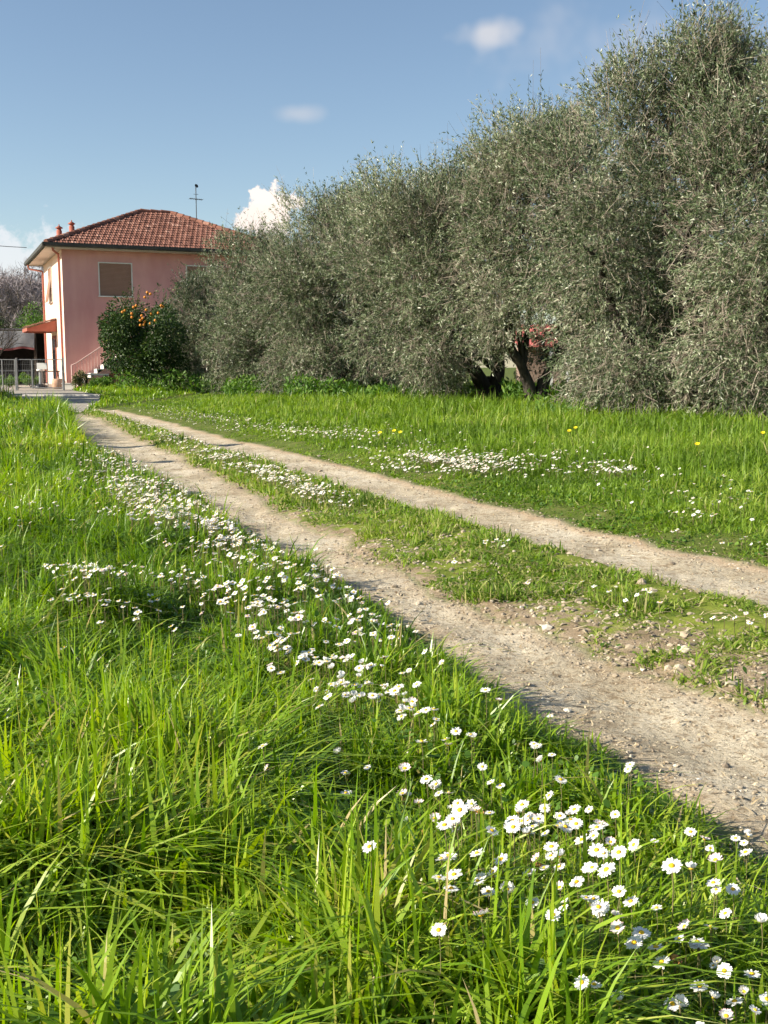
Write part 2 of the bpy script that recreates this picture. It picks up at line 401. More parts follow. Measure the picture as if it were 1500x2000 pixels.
# ------------------------------------------------------------------ grass height on the ground
def grass_height(X, Y):
    dr, side, dl, dR = dists(X, Y)
    u, v = pix(X, Y, 0.08)
    n = fbm(X*1.7, Y*1.7, 3, 51); n2 = fbm(X*6, Y*6, 2, 61)
    vc = np.minimum(v, 2060); tall = sst(-90, 130, vc - 1440 - np.maximum(0, u - 330) * .60) * sst(1180, 1000, u)
    left = .035 + .05*sst(.1, .5, dl) + .05*sst(.5, 1.5, dl)*n*1.3 + .02*n2
    left = left + tall * (.03 + .06*n)
    left = left + .05*sst(.55, .75, n)
    farclump = np.exp(-((u-115)/42)**2 - ((v-830)/28)**2) + .6*sst(790, 765, v)*sst(60, 0, u)
    left = left + .36*np.clip(farclump, 0, 1) * (dl > .15)
    right = .028 + .03*sst(.15, .7, dR) + .10*sst(.8, 2.5, dR)*(.5+n) + .09*sst(2.4, 6.0, dR)*(.4+n) 
    strip = .022 + .04*n2 + .012*sst(5, 10, Y)
    h = np.where(side == -1, left, np.where(side == 1, right, strip))
    h = h * np.where(side == -1, .55 + .95*sst(.25, .75, fbm(X*5.2, Y*5.2, 2, 171)), 1)
    return h * (.75 + .5*n2), side, dr, dl, dR, n, n2, tall

place_daisies()
def blades(mb, X, Y, Z, H, W, lean, az, rnd, levels=4, twist=None, mi=0):
    n = len(X); 
    if n == 0: return
    dx, dy = np.cos(az), np.sin(az)
    fa = az + math.pi/2 + rng.normal(0, .7, n)
    sx, sy = np.cos(fa), np.sin(fa)
    V = np.zeros((n, levels*2+1, 3)); 
    for k in range(levels+1):
        t = k / levels
        hx = lean * (t**1.9) * H; hz = H * (t - .42 * np.minimum(lean, 1.5) * t**2.6)
        cx, cy, cz = X + dx*hx, Y + dy*hx, Z - .01 + hz
        if k < levels:
            wd = W * .5 * (1 - t**2.2) * (.75 + .5*min(1, t*3))
            V[:, 2*k] = np.stack([cx - sx*wd, cy - sy*wd, cz], 1); V[:, 2*k+1] = np.stack([cx + sx*wd, cy + sy*wd, cz], 1)
        else: V[:, 2*k] = np.stack([cx, cy, cz], 1)
    base = (np.arange(n) * (levels*2+1))[:, None]
    Q = np.concatenate([base + np.array([2*k, 2*k+1, 2*k+3, 2*k+2]) for k in range(levels-1)])
    T = base + np.array([2*levels-2, 2*levels-1, 2*levels])
    A = np.repeat(rnd, levels*2+1)
    off = mb.n
    mb.V.append(V.reshape(-1, 3)); mb.A.append(A)
    if levels > 1: mb.F.append((Q + off, mi, False))
    mb.F.append((T + off, mi, False)); mb.n += n*(levels*2+1)

def scatter(n, y0, y1, p, margin=1.0):
    """points whose density falls as Y**-p inside the view, with a margin either side"""
    m = n * 1
    # sample Y with pdf ~ width(Y) * Y^-p
    g = np.linspace(y0, y1, 4000); wd = .76*g + 2*margin; pdf = wd * np.maximum(g, 1.0)**(-p); c = np.cumsum(pdf); c /= c[-1]
    Y = np.interp(rng.random(m), c, g); X = (rng.random(m) - .5) * (.76*Y + 2*margin)
    return X, Y

def grass():
    fore = MB(); mead = MB(); stripm = MB()
    def lay(X, Y, wmul=1.0, wild=1.0, stage=''):
        H, side, dr, dl, dR, n, n2, tall = grass_height(X, Y)
        keep = (dr < -.005) & (drive(X, Y) < .0)
        # thinner at the edges of the ruts and patchy on the strip
        pr = sst(-.01, .10, -dr)
        patch = fbm(X*3.1, Y*3.1, 3, 91)
        cover = np.where(side == 0, sst(.43, .55, patch + .16*sst(5, 9, Y) - .02 + .20*np.clip((X - np.interp(Y, cL1[0], cL1[1])) / np.maximum(.1, np.interp(Y, cR0[0], cR0[1]) - np.interp(Y, cL1[0], cL1[1])) - .45, -.6, .6) + .05), 1)
        cover = np.where((side == 2), 0, cover)
        keep &= rng.random(len(X)) < pr * cover * np.where(side == -1, .92 + .08*tall, 1)
        X, Y, H, side, dr, n, n2, tall = [a[keep] for a in (X, Y, H, side, dr, n, n2, tall)]
        Z = gz(X, Y, False)
        k = len(X)
        H = np.minimum(H * np.exp(rng.normal(0, .27, k)), .30 + .2*(Y > 6))
        sz = np.clip(Y / 4.0, 1, 40) ** .62
        W = (.0046 + .0024*rng.random(k) + .0050*tall*rng.random(k) + .004*(side == 0)*0) * sz * wmul * (.7 + .7*rng.random(k))
        W = np.minimum(W, H*.35)
        H = H * (1 + .10*(sz - 1) * .4)
        clump = fbm(X*2.2, Y*2.2, 2, 101) * 4*math.pi
        az = clump + rng.normal(0, 1.7, k)
        lean = np.clip(rng.normal(.7, .45, k), .05, 1.9) * wild
        lean = lean + .4*(H < .06)
        col = np.clip(.40 + (fbm(X*.8, Y*.8, 3, 111) - .5)*.9 + rng.normal(0, .17, k) - .10*tall*0, 0, .9)
        dry = rng.random(k) < np.where(side == 0, .24, .04 - .015*(side == 1)); col = np.where(dry, .9 + .1*rng.random(k), col)
        near = Y < 4.2
        for mask, lv in ((near, 5), (~near & (Y < 11), 3), (Y >= 11, 2)):
            for tgt, sd in ((fore, -1), (stripm, 0), (mead, 1)):
                s = mask & (side == sd)
                blades(tgt, X[s], Y[s], Z[s], H[s], W[s], lean[s], az[s], col[s], lv)
    X, Y = scatter(66000, 1.15, 4.5, .35, .4); lay(X, Y)
    X, Y = scatter(150000, 4.0, 12, 1.15, .8); lay(X, Y)
    X, Y = scatter(170000, 11, 50, 1.25, 1.2); lay(X, Y, 1.15)
    X, Y = scatter(200000, 2.5, 16, 1.0, .6); dr, side, dl, dR = dists(X, Y)
    k = ((side == 1) & (dR < 1.3)) | ((side == 0) & (rng.random(len(X)) < .8)) | ((side == -1) & (dl < .3)); lay(X[k], Y[k], 1.0)
    # fountain-like tufts: each has its own centre, colour, size and lean
    def tufts(nt, y0, y1, p, per, lv, big, hs, ws):
        X, Y = scatter(nt, y0, y1, p, .35)
        H, side, dr, dl, dR, n, n2, tall = grass_height(X, Y)
        pr = np.where(side == -1, big + (1-big)*tall, 0) * sst(.10, .45, dl)
        k = (side == -1) & (drive(X, Y) < 0) & (rng.random(nt) < pr); X, Y, tall = X[k], Y[k], tall[k]; m = len(X)
        size = (.060 + .028*rng.random(m) + tall*(.035 + .070*rng.random(m)**1.4)) * hs
        tc = np.clip(rng.normal(.50, .15, m), .1, .85); cnt = (per*(.5 + rng.random(m))).astype(int); q = np.repeat(np.arange(m), cnt); K = len(q)
        a = rng.random(K)*2*math.pi; rr = size[q]*.16*np.sqrt(rng.random(K)); bx, by = X[q] + rr*np.cos(a), Y[q] + rr*np.sin(a)
        ta = rng.random(m)*2*math.pi; az = a + rng.normal(0, .5, K); w_ = rng.random(K) < .3; az = np.where(w_, ta[q] + rng.normal(0, .6, K), az)
        ln = np.clip(rng.normal(.65, .45, K), .05, 1.9); hh = size[q]*rng.uniform(.55, 1.3, K)
        wd = (.0050 + .0044*rng.random(K) + .0030*tall[q]) * ws; wd = np.minimum(wd, hh*.12)
        cc = np.clip(tc[q] + rng.normal(0, .13, K), 0, .89); cc = np.where(rng.random(K) < .05, .9 + .1*rng.random(K), cc)
        blades(fore, bx, by, gz(bx, by, False), hh, wd, ln, az, cc, lv)
    tufts(1500, 1.15, 4.4, .35, 24, 7, .22, 1.0, 1.0)
    tufts(3800, 4.2, 13, 1.0, 16, 4, .5, 1.0, 1.45)
    tufts(2600, 12, 34, 1.2, 12, 3, .5, 1.5, 2.4)
    # a band of very fine grass in front of the gravel corner
    tag(fore.build('verge_grass', M['grass']), 'lush green grass with long arching blades filling the foreground bank', 'grass', kind='stuff')
    tag(mead.build('meadow_grass', M['grass_far']), 'bright green meadow grass between the track and the olive trees', 'grass', kind='stuff')
    tag(stripm.build('strip_grass', M['grass_far']), 'short patchy grass and moss on the hump between the two wheel ruts', 'grass', kind='stuff')
grass()

# ------------------------------------------------------------------ loose stones and straw
def stones():
    base = []
    for i in range(5):
        r_ = np.random.default_rng(50 + i)
        V = np.array([(0,0,1),(0,0,-1)] + [(math.cos(a)*.87, math.sin(a)*.87, .45) for a in np.arange(5)*2*math.pi/5] + [(math.cos(a+.6)*.87, math.sin(a+.6)*.87, -.45) for a in np.arange(5)*2*math.pi/5])
        V = V * (1 + r_.uniform(-.25, .25, (12, 1))); base.append(V * np.array([1, .75, .5]))
    F = [(0, 2+i, 2+(i+1) % 5) for i in range(5)] + [(1, 7+(i+1) % 5, 7+i) for i in range(5)]
    for i in range(5): F += [(2+i, 7+i, 2+(i+1) % 5), (7+i, 7+(i+1) % 5, 2+(i+1) % 5)]
    F = np.array(F)
    mb = MB()
    X, Y = scatter(60000, 1.6, 13, 1.3, .6)
    dr, side, dl, dR = dists(X, Y)
    gravel = fbm(X*1.8, Y*1.8, 3, 141)
    inrut = dr > 0
    # the middle of a rut is swept, the shoulders and the lower side of the hump are stony
    a, b, c, d = edges(X, Y)
    lowhump = (side == 0) & (X < b + .55*(c-b)); 
    p = np.where(inrut, .16 + .7*sst(.30, .05, dr) * sst(.35, .6, gravel), np.where(lowhump, .85*sst(.35, .55, gravel + .05), np.where(side == 0, .12, np.where(dr > -.10, .5, 0))))
    k = rng.random(len(X)) < p
    X, Y, dr, side = X[k], Y[k], dr[k], side[k]; n = len(X); X = X[:26000]; Y = Y[:26000]; n = len(X)
    s = .0022 + .0045*rng.random(n)**2.5 + .010*(rng.random(n) < .03)*rng.random(n); s = s * (1 + .10*Y) 
    s = s * np.where(side[:n] == 0, 1.5, 1.0)
    th = rng.random(n)*2*math.pi; Z = gz(X, Y)
    for b_ in range(5):
        idx = np.arange(n) % 5 == b_; m = idx.sum(); B = base[b_]
        cx, sx = np.cos(th[idx])[:, None], np.sin(th[idx])[:, None]
        VX = (B[:,0]*cx - B[:,1]*sx)*s[idx][:, None] + X[idx][:, None]; VY = (B[:,0]*sx + B[:,1]*cx)*s[idx][:, None] + Y[idx][:, None]
        VZ = B[:,2]*s[idx][:, None] + Z[idx][:, None] + s[idx][:, None]*.15
        V = np.stack([VX, VY, VZ], -1).reshape(-1, 3)
        mb.add(V, (F[None] + (np.arange(m)*12)[:, None, None]).reshape(-1, 3), 0, np.repeat(np.clip(rng.normal(.5, .22, m), 0, 1), 12))
    tag(mb.build('gravel', M['stone']), 'loose pale gravel and small stones strewn over the wheel ruts', 'gravel', kind='stuff')
    mb = MB()
    X, Y = scatter(30000, 1.8, 12, 1.2, .5); dr, side, dl, dR = dists(X, Y)
    k = rng.random(len(X)) < np.where(side == 0, .35, np.where(side == 2, .20 + .3*sst(.2, 0, dr), np.where(dr > -.3, .25, .0)))
    X, Y, side = X[k], Y[k], side[k]; n = len(X); Z = gz(X, Y) + .006 + .006*rng.random(n)
    L_ = np.where(side == 2, rng.uniform(.006, .035, n), rng.uniform(.01, .09, n)); a = rng.random(n)*math.pi; wd = rng.uniform(.0008, .0022, n)*(1+.12*Y)
    cx, cy = np.cos(a), np.sin(a); bend = rng.normal(0, .15, n)*L_
    P = [np.stack([X - cx*L_/2, Y - cy*L_/2, Z], 1), np.stack([X - cy*bend, Y + cx*bend, Z + .006*rng.random(n)], 1), np.stack([X + cx*L_/2, Y + cy*L_/2, Z + .008*rng.random(n)], 1)]
    o = np.stack([-cy*wd, cx*wd, 0*wd], 1)
    V = np.stack([P[0]-o, P[0]+o, P[1]-o, P[1]+o, P[2]-o*.6, P[2]+o*.6], 1).reshape(-1, 3)
    B = (np.arange(n)*6)[:, None]; Q = np.concatenate([B + np.array([0,1,3,2]), B + np.array([2,3,5,4])])
    mb.add(V, Q, 0, np.repeat(rng.random(n), 6))
    tag(mb.build('dry_straw', M['dry']), 'dry straw stalks and plant litter lying on the gravel hump', 'straw', kind='stuff')
stones()

# ------------------------------------------------------------------ daisies
def daisy_head_mesh(kind, seed):
    """petal ring and centre about the origin, facing +Z, about 2.8 cm across"""
    r_ = np.random.default_rng(seed); pet, cen = MB(), MB()
    n = 24 if kind != 'simple' else 9; Rr = .0138; cup = {'open': .10, 'half': .75, 'pink': .45, 'simple': .15}[kind]
    for layer in range(2 if kind != 'simple' else 1):
        for i in range(n // (1 if layer == 0 else 2)):
            a = 2*math.pi*(i + .5*layer)/(n // (1 if layer == 0 else 2)) + r_.normal(0, .05); L_ = Rr * r_.uniform(.86, 1.06); wd = L_ * (.125 if n > 10 else .30)
            c = cup + r_.normal(0, .10) + .12*layer
            V = []
            for t, ww in ((.22, .55), (.6, 1.0), (.92, .85), (1.0, .25)):
                rr = L_*t; z = .001 + rr*math.sin(c)*t - .0016*t*t*(1-cup); rr *= math.cos(c*t)
                for sgn in (-1, 1):
                    V.append((rr*math.cos(a) - sgn*wd*ww*math.sin(a), rr*math.sin(a) + sgn*wd*ww*math.cos(a), z))
            tip = 1.0 if kind == 'pink' else .3*r_.random()
            pet.add(V, [(0,1,3,2),(2,3,5,4),(4,5,7,6)], 0, [.1,.1,.3,.3,tip,tip,tip,tip])
    cen.blob((0,0,.0014), .0044, 0, .5, 5, 9, .05, (1,1,.62))
    return pet, cen
def daisies():
    sunh = Vector((SUN.x, SUN.y, 0)).normalized()
    protos = []
    for kind, sd, g in (('open', 1, 0), ('open', 2, 0), ('half', 3, 1), ('pink', 4, 2)):
        pet, cen = daisy_head_mesh(kind, sd)
        st = MB(); st.tube([(0,0,-.11), (.004,.002,-.07), (.003,-.001,-.03), (0,0,0)], [.0011,.0010,.0009,.0012], 5)
        r0 = empty('daisy')
        ps = pet.build('petals', M['petal'], r0); cs = cen.build('flower_centre', M['disc'], r0); ss = st.build('stem', M['stem'], r0)
        protos.append(r0)
    used = [False]*4
    N1 = 300
    near = dX[:0]
    H, *_ = grass_height(dX[:,0], dX[:,1]); Z = gz(dX[:,0], dX[:,1], False)
    hz = Z + np.clip(H*1.0, .035, .17) + .018 + rng.random(len(dX))*.022
    U, Vp = pix(dX[:,0], dX[:,1], hz)
    vis = (U > 2) & (U < 1498) & (Vp < 1998)
    order = np.concatenate([np.where(vis)[0][:N1], np.where(vis)[0][N1:], np.where(~vis)[0]])
    zones = {'corner': 'in the bottom corner of the verge, nearest the viewer', 'gravel': 'at the gravel edge of the foreground verge', 'patch': 'in the thick foreground patch on the verge',
             'outlier': 'scattered among the tall foreground blades beyond the thick patch', 'row': 'in the short drift reaching out into open grass away from the track', 'bank': 'in the loose drift midway along the verge bank',
             'edge': 'close against the nearer rut, midway along the verge', 'hump': 'on the grassy hump between the wheel ruts', 'meadow': 'at the meadow edge between the farther rut and the olives'}
    looks = {0: ('open white daisy', 'open daisies'), 1: ('half-closed white daisy', 'half-closed daisies'), 2: ('pink-tipped daisy', 'pink-tipped daisies')}
    def zone(i):
        u, v = U[i], Vp[i]
        if side[i] == 0: return 'hump'
        if side[i] == 1: return 'meadow'
        if v > 1400:
            if v > 1700 and u > 1050: return 'corner'
            if dLd[i] < .22: return 'gravel'
            return 'patch' if u > 760 and v < 1700 else 'outlier'
        if u < 400: return 'row'
        return 'edge' if dLd[i] < .30 else 'bank'
    _, side, dLd, _ = dists(dX[:,0], dX[:,1])
    far = MB(); sp, scn = daisy_head_mesh('simple', 9)
    SV = np.concatenate(sp.V); SA = np.concatenate(sp.A)
    SF = np.concatenate([f for f, _, _ in sp.F]); CV, CF = np.array([(.0048*math.cos(a), .0048*math.sin(a), .0028) for a in np.arange(6)*math.pi/3] + [(0,0,.0045)]), np.array([(j, (j+1) % 6, 6) for j in range(6)])
    for q, i in enumerate(order):
        x, y = dX[i]
        nrm = (Vector((0,0,1)) + sunh*random.gauss(.24, .22) + Vector((random.gauss(0,.24), random.gauss(.0,.24), 0))).normalized()
        rot = Vector((0,0,1)).rotation_difference(nrm).to_matrix() @ Matrix.Rotation(random.random()*6.28, 3, 'Z')
        s = random.gauss(.80, .13) * (1 + .011*min(y, 20))
        if q < N1:
            k = random.choices([0,1,2,3], [.42,.36,.14,.08])[0]; g = {0:0,1:0,2:1,3:2}[k]
            o = protos[k] if not used[k] else copy_tree(protos[k]); used[k] = True
            o.location = (x, y, hz[i]); 
            # the head leans, the stem stays near the head and runs down into the grass
            o.rotation_euler = (Matrix.Rotation(0, 3, 'Z') @ rot).to_euler(); o.scale = (s, s, s)
            for ch in o.children:
                if ch.name.startswith('stem'):
                    ch.rotation_euler = rot.inverted().to_euler()
            z = zone(i); tag(o, looks[g][0] + ' ' + zones[z], 'flower', looks[g][1] + ' ' + zones[z])
        else:
            Mx = np.array(rot) * s; p = np.array([x, y, hz[i]])
            c = random.random() < .1
            far.add(SV @ Mx.T + p, SF, 0, np.full(len(SV), .9 if c else .2)); far.add(CV @ Mx.T + p, CF, 1)
            far.add([p + (-.0015,0,-.06), p + (.0015,0,-.06), p + (.0012,0,0), p + (-.0012,0,0)], [(0,1,2,3)], 2)
    tag(far.build('daisies', [M['petal'], M['disc'], M['stem']]), 'drifts of tiny white daisies lining the track and dotting the meadow', 'daisies', kind='stuff')
    # spent brown flower heads and yellow meadow flowers
    first = None
    m_ = MB(); m2 = MB()
    m_.blob((0,0,.002), .006, 0, .5, 5, 8, .15, (1,1,.9))
    for i in range(9):
        a = i*.7; m_.add([(0,0,0), (.011*math.cos(a), .011*math.sin(a), -.003), (.010*math.cos(a+.3), .010*math.sin(a+.3), .002)], [(0,1,2)])
    m2.tube([(0,0,-.12), (.004,0,-.06), (0,0,0)], .0011, 5)
    spots = [(706,1618,'dried orange-brown seed head standing alone in the grass by the daisy patch'), (828,1628,'dried tan seed head with drooping bracts beside the foreground daisies'),
             (935,1585,'withered brown seed head on a reddish stem amid the foreground daisies'), (1052,1690,'small dried flower head on a rusty stem in the foreground patch'),
             (1125,1928,'dried orange seed head low in the bottom grass'), (1318,1874,'faded straw-coloured seed head above fine grass near the corner')]
    for j, (u, v, lb) in enumerate(spots):
        x, y = gp(u, v, .17); r0 = empty('seed_head', (x, y, .17))
        if first is None: a_ = m_.build('dried_head', M['dryhead'], r0); b_ = m2.build('stem', M['stem'], r0); first = (a_, b_)
        else:
            for f in first: c = f.copy(); COL.objects.link(c); c.parent = r0
        tag(r0, lb, 'seed head')
    first = None
    m_ = MB(); m2 = MB()
    for i in range(5):
        a = i*2*math.pi/5; V = [(0,0,0)] + [(.014*math.cos(a+d), .014*math.sin(a+d), .006) for d in (-.5, 0, .5)]
        m_.add(V, [(0,1,2),(0,2,3)])
    m2.tube([(0,0,-.2), (.01,0,-.1), (0,0,0)], .0015, 5)
    yl = [(1112,842,'yellow meadow flower at the top of a pair in front of the olive skirts'), (1124,836,'smaller yellow meadow flower just above its neighbour in tall grass'),
          (742,846,'yellow meadow flower at the end of the dense daisy drift'), (770,842,'yellow meadow flower just past the daisy drift, tallest of its cluster'), (782,845,'yellow meadow flower on the outer side of the cluster by the daisies'),
          (1362,868,'low yellow meadow flower half hidden in tall grass'), (1490,846,'yellow meadow flower at the edge of the frame under the olive')]
    for (u, v, lb) in yl:
        x, y = gp(u, v, .36); r0 = empty('yellow_flower', (x, y, .36)); r0.scale = (1.5,)*3; r0.rotation_euler = (.5, -.3, 0)
        if first is None: a_ = m_.build('petals', M['yellow'], r0); b_ = m2.build('stem', M['stem'], r0); first = (a_, b_)
        else:
            for f in first: c = f.copy(); COL.objects.link(c); c.parent = r0
        tag(r0, lb, 'flower', 'yellow meadow flowers')
M['dryhead'] = mat('dried_flower', (.55,.25,.06), .8, (.35,.2,.10), scale=200)

# ------------------------------------------------------------------ trees
def unit(n):
    v = rng.normal(0, 1, (n, 3)); return v / np.linalg.norm(v, axis=1)[:, None]
def leaf_quads(mb, P, D, L_, W, rnd, mi):
    n = len(P); N_ = unit(n); S = np.cross(D, N_); S /= np.linalg.norm(S, axis=1)[:, None] + 1e-9
    a = P; c = P + D*L_[:, None]; m_ = P + D*(L_*.45)[:, None] + np.cross(D, S)*(L_*.08)[:, None]
    V = np.stack([a, m_ + S*W[:, None]*.5, c, m_ - S*W[:, None]*.5], 1).reshape(-1, 3)
    mb.add(V, np.arange(n*4).reshape(-1, 4), mi, np.repeat(rnd, 4))
def twigs_mesh(mb, P, D, Ln, rad, rnd, mi, bend=.25, seg=2):
    n = len(P); B = unit(n)*bend
    pts = [P + D*(Ln*t)[:, None] + B*(Ln*t*t)[:, None] for t in np.linspace(0, 1, seg+1)]
    S = np.cross(D, unit(n)); S /= np.linalg.norm(S, axis=1)[:, None]; S2 = np.cross(D, S)
    tri = [S, -.5*S + .87*S2, -.5*S - .87*S2]
    V = np.stack([pts[k] + tri[j]*(rad*(1 - .6*k/seg))[:, None] for k in range(seg+1) for j in range(3)], 1).reshape(-1, 3)
    b = (np.arange(n)*(3*(seg+1)))[:, None]
    Q = np.concatenate([b + np.array([3*k+j, 3*k+(j+1) % 3, 3*k+3+(j+1) % 3, 3*k+3+j]) for k in range(seg) for j in range(3)])
    mb.add(V, Q, mi, np.repeat(rnd, 3*(seg+1)))

def olive_crown(R_, H, seed, ntw, leaf, skirt=.35, nb=34, k=17, brown=.2):
    """crown centred on the trunk: radius R_, top at H, hanging skirt down to `skirt`"""
    r_ = np.random.default_rng(seed); zc = (H + skirt)/2; hz = (H - skirt)/2
    bl = []
    for i in range(nb):
        d = r_.normal(0, 1, 3); d /= (np.abs(d)**2.6).sum()**(1/2.6); q = r_.uniform(.40, .84)
        br = r_.uniform(.24, .42) * min(R_, hz)
        if d[2] > .6: d[:2] *= .8
        bl.append((d[0]*R_*q*(1 if d[2] > -.2 else .9), d[1]*R_*q, min(zc + d[2]*hz*q*1.15, H - br*(1.0 + .9*r_.random())), br))
    if seed not in (13, 14):                                # low skirts hanging round the foot
        for i in range(9):
            a = -math.pi*(.08 + .84*(i + .5)/9); bl.append((R_*.62*math.cos(a), R_*.62*math.sin(a), skirt + r_.uniform(.45, 1.0), R_*r_.uniform(.26, .36)))
    bl = np.array(bl); nb = len(bl)
    bi = r_.integers(0, nb, ntw); d = unit(ntw); q = r_.random(ntw)**.33
    P = bl[bi, :3] + d*(bl[bi, 3]*q)[:, None]
    out = P - np.array([0, 0, zc - .3*hz]); out /= np.linalg.norm(out, axis=1)[:, None]
    zr = (P[:, 2] - zc)/hz
    up = np.where(zr > .25, .5, np.where(zr < -.1, -.40, .05))
    D = out*.55 + d*.45 + unit(ntw)*.8 + np.array([0, 0, 1.0])*up[:, None]; D /= np.linalg.norm(D, axis=1)[:, None]
    gx, gw, gh = {14: (1.2, .75, 1.35), 13: (0, .9, 1.9), 16: (.6, .35, .9), 15: (.3, .35, 1.0)}.get(seed, (0, 0, 0))
    keep = (P[:, 2] > skirt - .1) & ~((np.abs(P[:, 0] - gx) < gw*(1.1 - .5*P[:, 2]/max(gh, .1))) & (P[:, 2] < gh*(.8 + .4*rng.random(ntw)))); P, D, bi, zr = P[keep], D[keep], bi[keep], zr[keep]; n = len(P)
    Ln = r_.uniform(.18, .48, n) * np.where(zr > .5, np.where(r_.random(n) < .14, 2.3, 1.2), 1.0)
    mb = MB()
    btone = np.clip(r_.normal(.45, .17, nb), .1, .85)          # clumps of greener and greyer growth
    bare = r_.random(n) < (brown * (.3 + 1.4*r_.random(nb)[bi]) * np.where(zr > .5, .3, 1))
    twigs_mesh(mb, P, D, Ln, np.where(bare, .0042, .0032) * (leaf/.06), np.clip(r_.normal(.5, .25, n), 0, 1), 1, .3, 2)
    # sprays of leafless twiglets
    i2 = np.where(bare)[0]; i2 = np.repeat(i2, 6); t = r_.uniform(.1, .95, len(i2))
    D2 = D[i2]*.6 + unit(len(i2))*.8; D2 /= np.linalg.norm(D2, axis=1)[:, None]
    twigs_mesh(mb, P[i2] + D[i2]*(Ln[i2]*t)[:, None], D2, r_.uniform(.08, .26, len(i2)), np.full(len(i2), .0026*(leaf/.06)), np.clip(r_.normal(.6, .25, len(i2)), 0, 1), 1, .5, 2)
    lv = np.where(~bare)[0]; lv = np.repeat(lv, k); t = r_.uniform(.0, 1.0, len(lv)); m_ = len(lv)
    LD = D[lv]*.75 + unit(m_)*.75; LD /= np.linalg.norm(LD, axis=1)[:, None]
    LP = P[lv] + D[lv]*(Ln[lv]*t)[:, None] + unit(m_)*.012
    LL = leaf*r_.uniform(.7, 1.25, m_)
    leaf_quads(mb, LP, LD, LL, LL*.27, np.clip(btone[bi[lv]] + r_.normal(0, .22, m_), 0, 1), 0)
    return mb, bl
def olive_trunk(bl, seed, tr=.24, split=.9, nl=10, off=0):
    r_ = random.Random(seed); mb = MB()
    base = []
    for sgn in (-1, 1):
        a = r_.uniform(-.4, .4)
        P = [(off + sgn*.06, 0, -.15), (off + sgn*.09, .02, .25), (off + sgn*.16 + a*.1, .05*sgn, split*.7), (off*.95 + sgn*.32, .12*sgn, split*1.15), (off*.75 + sgn*.6, .25*sgn, split*1.8)]
        mb.tube(P, [tr*1.25, tr*.95, tr*.8, tr*.62, tr*.45], 9, 0, .5); base.append(P)
    for i in range(5):                                     # buttress roots and burrs
        a = i*1.26 + r_.random(); mb.blob((off + math.cos(a)*tr*.75, math.sin(a)*tr*.75, r_.uniform(.0, .7)), tr*r_.uniform(.35, .55), 0, .5, 5, 7, .2, (1,1,1.6))
    for i in range(min(nl, len(bl))):
        c = bl[i]; st = base[0 if c[0] < 0 else 1]; s0 = st[r_.choice([3, 4])]
        P = [np.array(s0)]
        for t in (.25, .5, .75, 1.0):
            P.append(np.array(s0)*(1-t) + c[:3]*t + np.array([r_.uniform(-.18, .18), r_.uniform(-.18, .18), .28*math.sin(t*3.1) + r_.uniform(-.1, .1)]))
        mb.tube(P, [tr*.45, tr*.34, tr*.26, tr*.17, tr*.08], 6, 0, .5)
    V = mb.V[0]
    return mb
OLV = [  # X from picture u at depth Y, crown radius, height, seed, twigs, leaf, skirt, label
    (1285, 19.6, 2.35, 7.0, 11, 15000, .086, .12, 'broad olive tree with ivy-dark foot whose skirts hang into the tall grass'),
    (1560, 17.4, 2.35, 6.35, 12, 13500, .086, .12, 'tallest grey-green olive tree, cut by the edge of the photograph'),
    (1045, 24.5, 2.15, 6.55, 13, 11000, .090, .65, 'tall narrow olive tree rising between the forked-trunk olive and the broadest one'),
    (862, 27.5, 2.75, 6.2, 14, 14500, .094, .25, 'rounded olive tree with a thick dark forked trunk showing under its crown'),
    (655, 33.5, 2.7, 6.35, 15, 12500, .100, .15, 'middle olive tree with a dark limb showing inside its crown, next to the small cloud'),
    (520, 37.5, 2.3, 5.85, 16, 7500, .105, .15, 'smaller olive tree with pale slim trunk, two along from the orange tree'),
    (402, 43.8, 2.25, 4.8, 17, 9000, .105, .10, 'low olive tree nearest the pink house, leaning over the dark orange tree'),
    (1180, 29.5, 2.6, 7.3, 18, 5500, .095, .9, 'olive tree of the second row, seen through the gap between two front crowns'),
    (755, 37.0, 3.0, 6.9, 19, 7500, .11, .3, 'olive tree of the second row, behind the middle tree and the forked-trunk tree'),
    (590, 45.0, 2.6, 5.6, 20, 4500, .12, .2, 'olive tree of the second row, behind the slim pale trunk'),
    (1400, 27.0, 2.6, 7.2, 21, 5500, .09, .5, 'olive tree of the second row, filling in behind the tallest olive')]
def olives():
    for (u, Y, R_, H, sd, ntw, leaf, sk, lb) in OLV:
        X = (u - 750)/2100*Y
        z0 = float(gz(np.array([X]), np.array([Y]), False)[0])
        t = empty('olive_tree', (X, Y, z0))
        mb, bl = olive_crown(R_, H, sd, int(ntw*.78), leaf, sk, 48, 13, .2)
        mb.build('crown', [M['olive_leaf'], M['twig']], t)
        nm = olive_trunk(bl, sd, .26 if sd in (11, 14) else .17, .75, 10, 1.2 if sd == 14 else 0).build('trunk', M['bark'], t)
        tag(t, lb, 'olive tree', 'row of olive trees beside the track')
